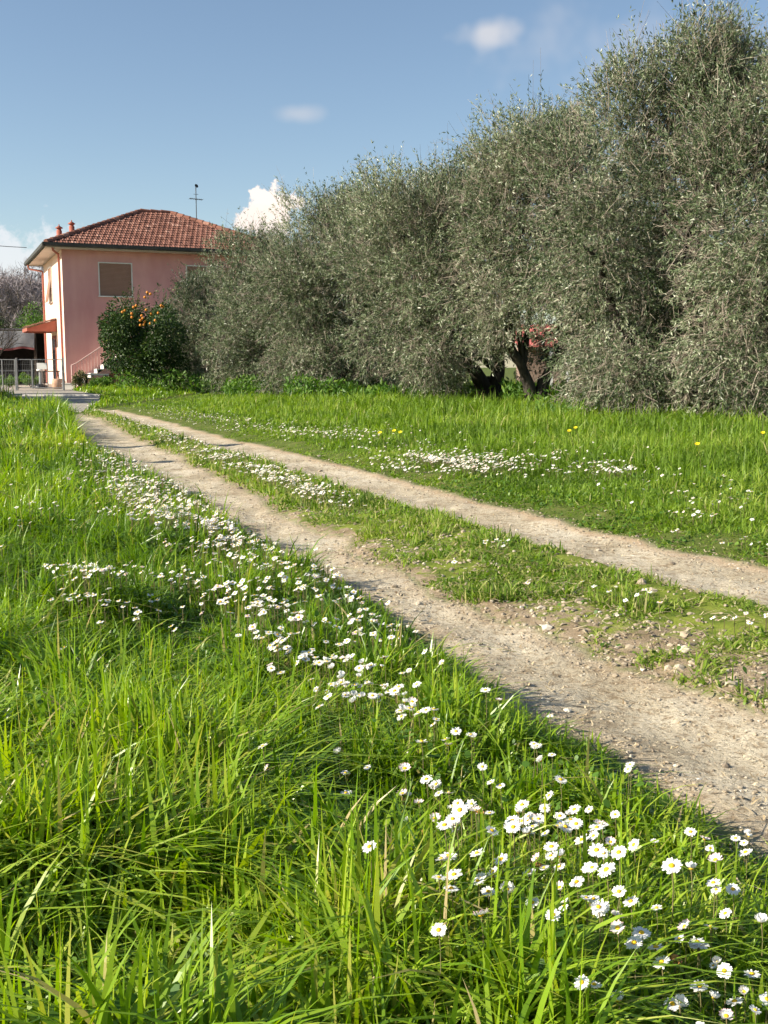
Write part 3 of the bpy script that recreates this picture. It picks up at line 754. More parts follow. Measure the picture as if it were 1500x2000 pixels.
def citrus():
    Y = 40.0; X = (288-750)/2100*Y
    t = empty('orange_tree', (X, Y, .02))
    r_ = np.random.default_rng(5); nb = 30; bl = []
    for i in range(nb):
        d = r_.normal(0, 1, 3); d /= np.linalg.norm(d); q = r_.uniform(.45, .78)
        bl.append((d[0]*1.95*q, d[1]*1.6*q, 2.0 + d[2]*1.95*q, r_.uniform(.45, .72)))
    bl = np.array(bl); n = 21000; bi = r_.integers(0, nb, n); d = unit(n)
    P = bl[bi, :3] + d*(bl[bi, 3]*r_.random(n)**.35)[:, None]; k = P[:, 2] > .15; P, d, bi = P[k], d[k], bi[k]; n = len(P)
    D = d + unit(n)*.7 + np.array([0, 0, -.3]); D /= np.linalg.norm(D, axis=1)[:, None]; L_ = r_.uniform(.07, .13, n)
    mb = MB(); leaf_quads(mb, P, D, L_, L_*.5, np.clip(r_.normal(.45, .22, n), 0, 1), 0)
    # upright water shoots on top
    n2 = 20; PP = np.stack([r_.uniform(-1.0, 1.3, n2), r_.uniform(-.7, .7, n2), r_.uniform(3.0, 3.5, n2)], 1); DD = np.array([0, 0, 1.0]) + unit(n2)*.3
    twigs_mesh(mb, PP, DD, r_.uniform(.3, .7, n2), np.full(n2, .006), np.full(n2, .2), 1)
    ii = np.repeat(np.arange(n2), 14); tt = r_.random(len(ii)); LD = DD[ii]*.5 + unit(len(ii)); LL = np.full(len(ii), .09)
    leaf_quads(mb, PP[ii] + DD[ii]*(tt*.55)[:, None], LD/np.linalg.norm(LD, axis=1)[:, None], LL, LL*.45, np.clip(r_.normal(.6, .2, len(ii)), 0, 1), 0)
    mb.build('crown', [M['citrus_leaf'], M['twig']], t)
    tb = MB(); tb.tube([(0,0,-.1), (.03,0,.5), (-.02,.03,1.2), (.05,0,2.2)], [.13,.11,.09,.04], 8)
    for a in range(6): tb.tube([(0,0,.7), (.5*math.cos(a), .5*math.sin(a), 1.4), (1.0*math.cos(a), 1.0*math.sin(a), 2.0)], [.06,.04,.02], 6)
    tb.build('trunk', M['bark'], t)
    # fruit: measured places on the sunlit side of the crown
    fr = [(302,578),(291,584),(325,602),(269,603),(252,609),(265,615),(302,616),(316,614),(286,624),(281,628),(290,630),(281,637),(288,636),(300,634),(265,622),(247,612),(296,575),(322,600),(274,600),(284,619),(310,628),(293,608)]
    om = None
    for (u, v) in fr:
        yy = Y - .95 - .35*random.random(); z = CAM_H + (715 - v)/2100*yy; x = (u - 750)/2100*yy
        if om is None: f = MB(); f.blob((0,0,0), .05, 0, .5, 7, 10); om = f.build('orange', M['orange'], t); o = om
        else: o = om.copy(); COL.objects.link(o)
        o.parent = t; o.location = (x - X, yy - Y, z - .02)
    tag(t, 'dark green orange tree bearing a cluster of ripe fruit in front of the house stairs', 'orange tree')

def bare_tree(name, x, y, h, seed, lb, spread=1.0, m='grey_twig', depth=6, grp=None, lean=(0,0), dens=3, tl=14, tr=.010):
    r_ = random.Random(seed); mb = MB(); tw = mb if m == 'bark' else MB(); ends = []
    def br(p, d, L_, rad, k):
        q = [np.array(p)]; dd = np.array(d)
        for s_ in range(3):
            dd = dd + np.array([r_.gauss(0, .13), r_.gauss(0, .13), r_.gauss(.04, .08)]); dd /= np.linalg.norm(dd); q.append(q[-1] + dd*L_/3)
        mb.tube(q, np.linspace(rad, rad*.62, 4), 5 if k > 2 else 3, 0, r_.random(), False)
        if k <= 1: ends.append((q[1], dd)); ends.append((q[3], dd))
        if k == 0: return
        for i in range(dens if k < depth else dens + 2):
            a = q[r_.choice([1, 2, 3, 3])]; nd = dd + np.array([r_.gauss(0, .55), r_.gauss(0, .55), r_.gauss(.16, .35)])*spread; nd /= np.linalg.norm(nd)
            br(a, nd, L_*r_.uniform(.66, .86), rad*.58, k-1)
    br((0,0,-.1), (lean[0], lean[1], 1), h*.30, h*.018, depth)
    P = np.repeat(np.array([e[0] for e in ends]), tl, 0); D = np.repeat(np.array([e[1] for e in ends]), tl, 0) + unit(len(P))*.8; D /= np.linalg.norm(D, axis=1)[:, None]
    twigs_mesh(tw, P, D, rng.uniform(.3, .9, len(P))*h/9, np.full(len(P), tr), rng.random(len(P)), 0, .4, 2)
    t = empty(name, (x, y, 0)); mb.build('trunk', M['bark_pale' if m != 'bark' else 'bark'], t); (tw.build('twigs', M[m], t) if tw is not mb else None)
    tag(t, lb, 'bare tree', grp); return t
M['grey_twig'] = mat('winter_twigs', None, .9, attr=1, stops=[(0,(.16,.13,.13)),(.6,(.30,.26,.27)),(1,(.44,.39,.40))])
def background_trees():
    G = 'leafless winter trees behind the shed'
    for (u, Y, h, sd, lb) in ((8, 78, 9.2, 1, 'leafless grey tree at the far edge, standing over the shed roof'), (34, 84, 10.4, 2, 'tallest leafless tree of the winter grove, just past the edge one'),
                              (56, 76, 9.0, 3, 'leafless twiggy tree in the middle of the grove above the shed'), (84, 88, 10.6, 4, 'leafless tree partly hidden by the lit side wall of the house'), (-22, 82, 9.6, 6, 'leafless tree cut by the edge of the photograph behind the shed'),
                              (20, 96, 11.0, 7, 'leafless tree of the back row, between the edge tree and the tallest one'), (68, 98, 11.0, 8, 'leafless tree of the back row, showing beside the house wall')):
        bare_tree('bare_tree', (u-750)/2100*Y, Y, h*.95, sd, lb, 1.25, 'grey_twig', 4, G, (0,0), 4, 7, .016)
    bare_tree('bare_tree', (-14-750)/2100*44, 44, 5.2, 9, 'dark leafless branch reaching in from the edge above the gate', .9, 'bark', 4, None, (-.05, 0), 2, 2, .008)
    # leafy shrubs by the back corner of the house
    for (u, Y, h, w_, sd, lb) in ((78, 68, 5.0, 1.6, 1, 'yellow-green leafy bush against the back corner of the house'), (-4, 66, 4.4, 1.3, 2, 'dark evergreen bush at the edge beside the shed roof')):
        leafy_bush('leafy_bush', (u-750)/2100*Y, Y, h, w_, sd, lb, 5000, .13, 'weed' if sd == 1 else 'citrus_leaf')
def leafy_bush(name, x, y, h, w_, sd, lb, n, leaf, m, z=0, cat='bush', grp=None):
    r_ = np.random.default_rng(sd); nb = 14; bl = []
    for i in range(nb):
        d = r_.normal(0, 1, 3); d /= np.linalg.norm(d); q = r_.uniform(.3, .7); bl.append((d[0]*w_*q, d[1]*w_*q, h*.52 + d[2]*h*.48*q, r_.uniform(.3, .5)*min(w_, h*.6)))
    bl = np.array(bl); bi = r_.integers(0, nb, n); d = unit(n); P = bl[bi, :3] + d*(bl[bi, 3]*r_.random(n)**.4)[:, None]
    P = P[P[:, 2] > .02]; n = len(P)
    D = unit(n) + np.array([0, 0, .4]); D /= np.linalg.norm(D, axis=1)[:, None]; L_ = leaf*r_.uniform(.6, 1.3, n)
    mb = MB(); leaf_quads(mb, P, D, L_, L_*.5, np.clip(r_.normal(.5, .22, n), 0, 1), 0)
    t = empty(name, (x, y, z)); mb.build('foliage', M[m], t)
    s = MB()
    for i in range(5): c = bl[i]; s.tube([(0,0,-.05), (c[0]*.4, c[1]*.4, c[2]*.5), tuple(c[:3])], [.03*h/2+.01, .02*h/2+.006, .006], 5)
    s.build('stem', M['bark'], t); tag(t, lb, cat, grp); return t
def undergrowth():
    """leafy weeds along the foot of the trees"""
    mb = MB(); pts = []
    r_ = np.random.default_rng(77)
    for (u0, u1, v, Y, n, hh) in ((230,470,752,40,2600,.9),(440,660,758,35,2200,.75),(560,700,752,31,1400,.8),(700,960,770,29,2400,.55),(980,1180,772,26,2600,.7),(1050,1500,800,20,2200,.45)):
        u = r_.uniform(u0, u1, n); Yv = Y + r_.normal(0, 1.0, n); X = (u-750)/2100*Yv
        top = hh*(.3 + .9*fbm(X*1.2, Yv*.6, 2, 5)); z = top*r_.random(n)**.8
        pts.append(np.stack([X, Yv, z], 1))
    P = np.concatenate(pts); n = len(P); D = unit(n)*.9 + np.array([0, 0, .5]); D /= np.linalg.norm(D, axis=1)[:, None]
    L_ = r_.uniform(.08, .2, n); leaf_quads(mb, P, D, L_, L_*.42, np.clip(r_.normal(.5, .25, n), 0, 1), 0)
    tag(mb.build('undergrowth', M['weed']), 'leafy green weeds along the foot of the olive trees', 'weeds', kind='stuff')

def ground_cover():
    """clover, plantain and daisy rosettes in the turf near the camera"""
    mb = MB(); X, Y = scatter(60000, 1.15, 9, .8, .4); dr, side, dl, dR = dists(X, Y)
    pt = fbm(X*2.4, Y*2.4, 3, 181); k = (dr < -.03) & ((side == -1) | (side == 1) | (rng.random(len(X)) < .06)) & (rng.random(len(X)) < sst(.42, .62, pt) + .12)
    X, Y = X[k], Y[k]; H, *_ = grass_height(X, Y); n = len(X)
    Z = gz(X, Y, False) + H*rng.random(n)*.75
    D = unit(n); D[:, 2] = np.abs(D[:, 2])*.4 + .1; D /= np.linalg.norm(D, axis=1)[:, None]
    L_ = rng.uniform(.008, .022, n)*(1 + .05*Y); nrm = np.array([0, 0, 1.0]) + unit(n)*.45; S = np.cross(D, nrm); S /= np.linalg.norm(S, axis=1)[:, None]
    P = np.stack([X, Y, Z], 1); W = (L_*rng.uniform(.3, .45, n))[:, None]
    V = np.stack([P, P + D*(L_*.35)[:, None] + S*W*.8, P + D*(L_*.75)[:, None] + S*W*.8, P + D*L_[:, None], P + D*(L_*.75)[:, None] - S*W*.8, P + D*(L_*.35)[:, None] - S*W*.8], 1).reshape(-1, 3)
    b = (np.arange(n)*6)[:, None]; mb.add(V, np.concatenate([b + np.array([0,1,2,3]), b + np.array([0,3,4,5])]), 0, np.repeat(np.clip(rng.normal(.45, .22, n), 0, 1), 6))
    tag(mb.build('clover', M['weed']), 'small rounded clover and rosette leaves low in the turf beside the track', 'clover', kind='stuff')

# ------------------------------------------------------------------ the house
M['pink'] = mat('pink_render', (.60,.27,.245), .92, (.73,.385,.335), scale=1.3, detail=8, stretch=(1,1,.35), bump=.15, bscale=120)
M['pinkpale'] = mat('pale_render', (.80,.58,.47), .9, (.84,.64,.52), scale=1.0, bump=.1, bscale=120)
M['redtrim'] = mat('red_brown_paint', (.30,.09,.06), .6, (.36,.12,.08), scale=3)
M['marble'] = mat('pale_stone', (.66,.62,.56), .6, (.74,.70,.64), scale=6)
M['shutter'] = mat('brown_shutter', (.27,.15,.10), .6, (.31,.18,.12), scale=3)
M['gutter'] = mat('dark_gutter', (.045,.045,.045), .5, (.07,.065,.06), scale=3)
M['soffit'] = mat('soffit_paint', (.50,.45,.40), .85, (.56,.50,.44), scale=2)
M['tile'] = mat('clay_tiles', None, .85, attr=1, stops=[(0,(.12,.05,.035)),(.4,(.20,.085,.058)),(.75,(.26,.12,.085)),(1,(.36,.20,.15))], bump=.3, bscale=30)
M['glass'] = mat('dark_glass', (.03,.035,.04), .08, spec=.6)
M['metal'] = mat('grey_metal', (.20,.205,.21), .5, (.28,.285,.29), scale=10, metal=.3)
M['whitepaint'] = mat('white_paint', (.74,.73,.70), .5, (.80,.79,.76), scale=10)
M['darkwood'] = mat('dark_wood', (.03,.022,.016), .8, (.06,.045,.03), scale=6)
M['tarp'] = mat('grey_tarpaulin', (.10,.105,.12), .8, (.15,.155,.17), scale=3)
M['sheddark'] = mat('shed_boards', (.035,.03,.03), .9, (.06,.05,.045), scale=4)
M['clay'] = mat('terracotta', (.42,.24,.15), .8, (.5,.32,.22), scale=10)
M['black'] = mat('black_plastic', (.012,.012,.013), .4)
M['dirtwall'] = mat('whitewashed_wall', (.62,.60,.56), .9, (.72,.70,.66), scale=2)
M['redroof'] = mat('red_sheet_roof', (.60,.14,.12), .6, (.68,.22,.18), scale=4)

HR = math.atan2(.383, .924); L0, W0 = 10.1, 8.6; HC = (-14.34, 48.9)
def local(X, Y):
    dx, dy = X - HC[0], Y - HC[1]; return dx*math.cos(HR) + dy*math.sin(HR), -dx*math.sin(HR) + dy*math.cos(HR)
def tile_roof(name, mats, parent, poly_slopes, step=.235, rowh=.36):
    """poly_slopes: list of (A,B,C,D) with A-B the eave (left to right seen from outside), D-C the top edge (may coincide)"""
    mb = MB(); rr = np.random.default_rng(3)
    for A, B, C_, D_ in poly_slopes:
        A, B, C_, D_ = map(lambda q: np.array(q, float), (A, B, C_, D_))
        ex = B - A; L_ = np.linalg.norm(ex); ex /= L_
        up = D_ - A; up = up - ex*np.dot(up, ex); Hs = np.linalg.norm(up); up /= Hs; nn = np.cross(ex, up)
        mb.add([A, B, C_, D_] - nn*.03, [(0,1,2,3)] if np.linalg.norm(C_-D_) > 1e-3 else [(0,1,2)], 0, .1)
        xl, xr = np.dot(D_-A, ex), np.dot(C_-A, ex)
        rows = int(Hs/rowh)
        for r in range(rows+1):
            y0 = r*rowh; y1 = min(y0 + rowh*1.12, Hs); ym = min(y0 + rowh*.5, Hs); tt = ym/Hs
            a, b = xl*tt, L_ + (xr - L_)*tt
            n = max(1, int((b - a)/step)); xs = np.arange(n+1)*step + a
            if y1 - y0 < .05: continue
            for x0 in xs[:-1]:
                V = []
                lift = rr.normal(0, .004)
                for yy, h in ((y0, .040 + lift), (y1, .006 + lift)):
                    for s_, hh in ((0, 0), (.22, .030), (.5, .012), (.62, .0), (.8, .012), (1.0, 0)):
                        V.append(A + ex*(x0 + s_*step*.98) + up*yy + nn*(h + hh))
                V += [V[0] - nn*.035, V[5] - nn*.035]
                mb.add(V, [(0,1,7,6),(1,2,8,7),(2,3,9,8),(3,4,10,9),(4,5,11,10),(12,13,5,0)][:5], 0, float(np.clip(rr.normal(.5, .24), 0, 1)))
                mb.add([V[i] for i in (12, 13, 5, 4, 3, 2, 1, 0)][:4], [(0,1,2,3)], 0, .0)
    return mb.build(name, mats, parent)
def window(parent, org, ax, nrm, w_, z0, z1, name='window', shut='shutter', tilt=0.0):
    """roller-shuttered window on a wall: org = lower-left corner on the wall plane, ax = along the wall, nrm = outwards"""
    ax, nrm = np.array(ax, float), np.array(nrm, float); up = np.array([0, 0, 1.0])
    def slab(mb, a0, a1, b0, b1, d0, d1):
        P = [np.array(org) + ax*a + up*(b - z0) + nrm*d for d in (d0, d1) for (a, b) in ((a0, b0), (a1, b0), (a1, b1), (a0, b1))]
        mb.add(P, [(0,3,2,1),(4,5,6,7),(0,1,5,4),(1,2,6,5),(2,3,7,6),(3,0,4,7)])
    f = MB(); t = .05
    slab(f, -t, 0, z0, z1, -.02, .045); slab(f, w_, w_+t, z0, z1, -.02, .045); slab(f, -t, w_+t, z1, z1+t, -.02, .048); slab(f, -t-.04, w_+t+.04, z0-t, z0, -.02, .09)
    fr = f.build(name, M['marble'], parent)
    s = MB(); n = int((z1 - z0)/.055)
    for i in range(n):
        a = z0 + (z1-z0)*i/n; b = z0 + (z1-z0)*(i+1)/n; push = tilt*max(0, 1 - i/(n*.75))
        slab(s, .005, w_-.005, a + .004, b - .004, -.01 + push, .012 + push)
    slab(s, .0, w_, z0, z1, -.018, -.012)
    s.build('shutter', M[shut], fr)
    return fr
def house():
    h = empty('pink_house', (HC[0], HC[1], 0), HR)
    tag(h, 'two-storey pink house with red tiled hip roof and closed shutters beyond the gate', 'house')
    WH = 6.15
    m = MB(); e = .0
    # walls as one shell, with the pale side wall a separate face material
    V = [(0,0,-.2),(L0,0,-.2),(L0,W0,-.2),(0,W0,-.2),(0,0,WH),(L0,0,WH),(L0,W0,WH),(0,W0,WH)]
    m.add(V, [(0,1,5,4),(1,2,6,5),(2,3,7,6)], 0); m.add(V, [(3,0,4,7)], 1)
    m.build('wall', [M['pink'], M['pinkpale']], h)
    # soffit and roof
    o = .72; ez = 6.32
    m = MB(); m.box((-o,-o,WH), (L0+o,0,WH+.06)); m.box((-o,W0,WH), (L0+o,W0+o,WH+.06)); m.box((-o,0,WH), (0,W0,WH+.06)); m.box((L0,0,WH), (L0+o,W0,WH+.06))
    m.build('soffit', M['soffit'], h)
    A, B, C_, D_ = (-o,-o,ez), (L0+o,-o,ez), (L0+o,W0+o,ez), (-o,W0+o,ez)
    rise = 2.22; hw = (W0+2*o)/2
    R1, R2 = (hw-o, W0/2, ez+rise), (L0+o-hw, W0/2, ez+rise)
    rf = tile_roof('roof', M['tile'], h, [(A,B,R2,R1), (B,C_,R2,R2), (C_,D_,R1,R2), (D_,A,R1,R1)])
    m = MB()
    for P, Q in ((A,R1),(B,R2),(C_,R2),(D_,R1),(R1,R2)):
        P, Q = np.array(P), np.array(Q); n = int(np.linalg.norm(Q-P)/.38)
        for i in range(n):
            a = P + (Q-P)*i/n; b = P + (Q-P)*(i+1.12)/n
            m.tube([a + (0,0,.035), b + (0,0,.02)], [.125,.10], 8, 0, float(np.clip(np.random.default_rng(i).normal(.45,.25),0,1)))
    m.build('ridge_tiles', M['tile'], rf)
    m = MB(); g = .07
    for a, b in ((A,B),(B,C_),(C_,D_),(D_,A)):
        a, b = np.array(a), np.array(b); d = (b-a)/np.linalg.norm(b-a); nrm = np.array([d[1], -d[0], 0]); 
        prof = [(.0,-.0),(.02,-.10),(.07,-.145),(.13,-.10),(.15,.03),(.135,.03),(.11,-.09),(.07,-.125),(.03,-.09),(.01,.0)]
        VA = [a - d*.15 + nrm*p + np.array([0,0,z]) for p, z in prof]; VB = [b + d*.15 + nrm*p + np.array([0,0,z]) for p, z in prof]
        k = len(prof); m.add(VA+VB, [(i, (i+1) % k, k+(i+1) % k, k+i) for i in range(k)])
        m.add([a + (0,0,-.11), b + (0,0,-.11), b + (0,0,.02), a + (0,0,.02)], [(0,1,2,3)])
    m.build('gutter', M['gutter'], h)
    m = MB(); m.tube([(-.45,-.62,ez-.1),(-.4,-.5,ez-.28),(-.09,.35,5.95),(-.06,.62,5.7),(-.06,.62,3),(-.06,.62,.15)], .05, 8)
    m.build('downpipe', M['redtrim'], h)
    m = MB(); m.tube([(-.75,W0+.2,ez-.12),(-.7,W0+.15,ez-.35),(-.07,W0-.12,5.85),(-.06,W0-.12,5.6),(-.06,W0-.12,.15)], .05, 8)
    m.build('downpipe', M['redtrim'], h)
    for x, w_ in ((1.62, 1.42), (5.6, 1.42), (8.2, 1.3)):
        window(h, (x, 0, 4.15), (1,0,0), (0,-1,0), w_, 4.15, 5.60)
    window(h, (0, 5.85, 4.1), (0,-1,0), (-1,0,0), 1.35, 4.1, 5.75, tilt=.22)
    # side door under the little canopy
    d = MB(); d.box((-.05,3.6,.15), (.0,5.3,2.45)); dr = d.build('door', M['redtrim'], h)
    d = MB(); d.box((-.062,3.75,.3), (-.052,4.38,2.3)); d.box((-.062,4.5,.3), (-.052,5.15,2.3)); d.build('pane', M['glass'], dr)
    d = MB(); d.box((-.7,3.2,0), (0,5.7,.14)); d.build('doorstep', M['marble'], h)
    cn = tile_roof('canopy', M['tile'], h, [((-1.35,5.9,2.82),(-1.35,3.0,2.82),(0,3.0,3.22),(0,5.9,3.22))], .22, .3)
    d = MB(); 
    for y in (3.05, 5.75): d.add([(-1.3,y,2.62),(-1.3,y+.1,2.62),(0,y+.1,2.62),(0,y,2.62),(-1.3,y,2.79),(-1.3,y+.1,2.79),(0,y+.1,3.17),(0,y,3.17)], [(0,3,2,1),(4,5,6,7),(0,1,5,4),(1,2,6,5),(2,3,7,6),(3,0,4,7)])
    d.box((-1.37,3.0,2.64), (-1.3,5.9,2.79)); d.build('canopy_frame', M['redtrim'], cn)
    # flues on the side slope
    for i, (x, y, zt) in enumerate(((.41,4.36,7.66),(.98,4.17,7.86))):
        zb = ez + (x+o)*rise/hw; f = MB()
        f.lathe([(.13,zb-.1-zt),(.13,-.20),(.10,-.20),(.10,-.10),(.17,-.10),(.17,-.06),(.03,.03),(.02,.10)], (x,y,zt), 12)
        f.build('flue', M['redtrim'], rf)
    # aerial behind the ridge
    ax_, ay_ = local(-9.52, 56.1); a = MB(); a.tube([(ax_,ay_,7.6),(ax_,ay_,10.05)], .022, 6); at = a.build('aerial_mast', M['gutter'], h)
    a = MB(); a.tube([(ax_-.36,ay_-.1,9.38),(ax_+.36,ay_+.1,9.38)], .018, 5)
    for k in range(7): q = -.34+.113*k; a.tube([(ax_+q,ay_+q*.28-.28,9.38),(ax_+q,ay_+q*.28+.28,9.38)], .009, 4)
    a.tube([(ax_-.12,ay_,9.62),(ax_+.12,ay_,9.62)], .01, 4)
    a.build('antenna_array', M['gutter'], at)
    a = MB(); a.lathe([(.0,.0),(.10,.03),(.17,.10),(.165,.105),(.09,.05),(0,.02)], (0,0,0), 12); q = a.build('dish', M['gutter'], at); q.scale = (.6,.6,.6); q.location = (ax_,ay_-.03,10.0); q.rotation_euler = (R(70),0,R(20))
    # outside stairs climbing along the front wall
    st = MB(); n = 16
    for k in range(n):
        x0 = .35 + k*.285; z = .12 + (k+1)*.19
        st.box((x0,-1.18,z-.05), (x0+.31,-.02,z), 0); st.box((x0+.01,-1.16,z-.19), (x0+.05,-.03,z-.05), 0)
    sr = st.build('outside_stairs', M['marble'], h)
    st = MB(); x1 = .35 + n*.285
    P = [(.35,-1.12,.0),(.75,-1.12,.0),(x1,-1.12,2.75),(x1,-1.12,3.0),(.35,-1.12,.12)]
    Q = [(x,-.06,z) for x, y, z in P]
    st.add(P+Q, [(0,1,6,5),(1,2,7,6),(2,3,8,7),(3,4,9,8),(4,0,5,9)]); st.add(P, [(0,1,2,3,4)]); st.add(Q, [(4,3,2,1,0)])
    st.box((x1,-1.2,2.95), (L0,-.02,3.12)); 
    for x in (x1+.1, 7.4, L0-.3): st.box((x,-1.1,0), (x+.25,-.85,2.95))
    st.build('stair_slab', M['pink'], sr)
    rl = MB(); sl = .19/.285
    def zr(x): return .95 + .19 + (x-.35)*sl
    rl.tube([(.12,-1.12,.1),(.12,-1.12,1.04),(.35,-1.12,zr(.35)),(x1,-1.12,zr(x1)-.0),(L0,-1.12,zr(x1)+.05)], .024, 6)
    rl.tube([(.3,-1.12,zr(.3)-.78),(x1,-1.12,zr(x1)-.78)], .012, 5)
    for i in range(34): x = .3 + i*.135; rl.tube([(x,-1.12,zr(x)-.80),(x,-1.12,zr(x)-.01)], .009, 4)
    rl.build('railing', M['rail'], sr)
M['rail'] = mat('pinkish_railing', (.62,.42,.38), .5, (.7,.5,.45), scale=5)

def gate():
    Y = 45.6
    def X(u): return (u-750)/2100*Y*.992
    z0, z1 = .06, 1.27
    g = empty('mesh_gate', (X(33), Y, 0)); tag(g, 'grey metal mesh gate closed across the end of the track', 'gate')
    def leaf(u0, u1):
        f = MB(); a, b = X(u0)-X(33), X(u1)-X(33)
        for x in (a, b): f.tube([(x,0,z0),(x,0,z1)], .022, 6)
        for z in (z0+.03, z1): f.tube([(a,0,z),(b,0,z)], .02, 6)
        fr = f.build('gate_frame', M['metal'], g)
        f = MB(); n = int((b-a)/.07)
        for i in range(1, n): x = a+(b-a)*i/n; f.tube([(x,0,z0+.03),(x,0,z1)], .0035, 3, cap=False)
        for i in range(1, 6): z = z0+(z1-z0)*i/6; f.tube([(a,0,z),(b,0,z)], .0035, 3, cap=False)
        f.build('mesh_panel', M['metal'], fr)
    leaf(34, 62.5); leaf(64, 122)
    f = MB(); f.tube([(X(93)-X(33),-.002,z0),(X(93)-X(33),-.002,z1-.01)], .016, 6); f.tube([(X(38)-X(33),.03,.80),(X(60)-X(33),.03,.80)], .014, 5); f.build('brace', M['metal'], g)
    for u, w_ in ((33, .03), (123.5, .03)):
        f = MB(); f.box((X(u)-X(33)-w_,-.05,-.1), (X(u)-X(33)+w_,.05,z1+.07)); f.build('gate_post', M['metal'], g)
    # plain weathered notice plate
    s = MB(); s.box((-.21,-.03,-.13), (.21,-.024,.13)); so = s.build('notice_plate', M['whitepaint']); so.location = (X(83), Y-.02, 1.0)
    tag(so, 'small pale rectangular plate wired to the mesh gate', 'sign')
    f = empty('mesh_fence', (X(5), Y, 0)); tag(f, 'grey wire fence panel carrying on from the gate to the edge', 'fence')
    q = MB(); a, b = X(-120)-X(5), X(30)-X(5)
    for x in (0, b, a): q.tube([(x,0,-.1),(x,0,z1)], .025, 6)
    q.tube([(a,0,z1),(b,0,z1)], .018, 5); q.build('fence_frame', M['metal'], f)
    q = MB(); n = int((b-a)/.07)
    for i in range(1, n): x = a+(b-a)*i/n; q.tube([(x,0,.05),(x,0,z1)], .0035, 3, cap=False)
    for i in range(0, 6): z = .08+(z1-.08)*i/6; q.tube([(a,0,z),(b,0,z)], .0035, 3, cap=False)
    q.build('mesh_panel', M['metal'], f)

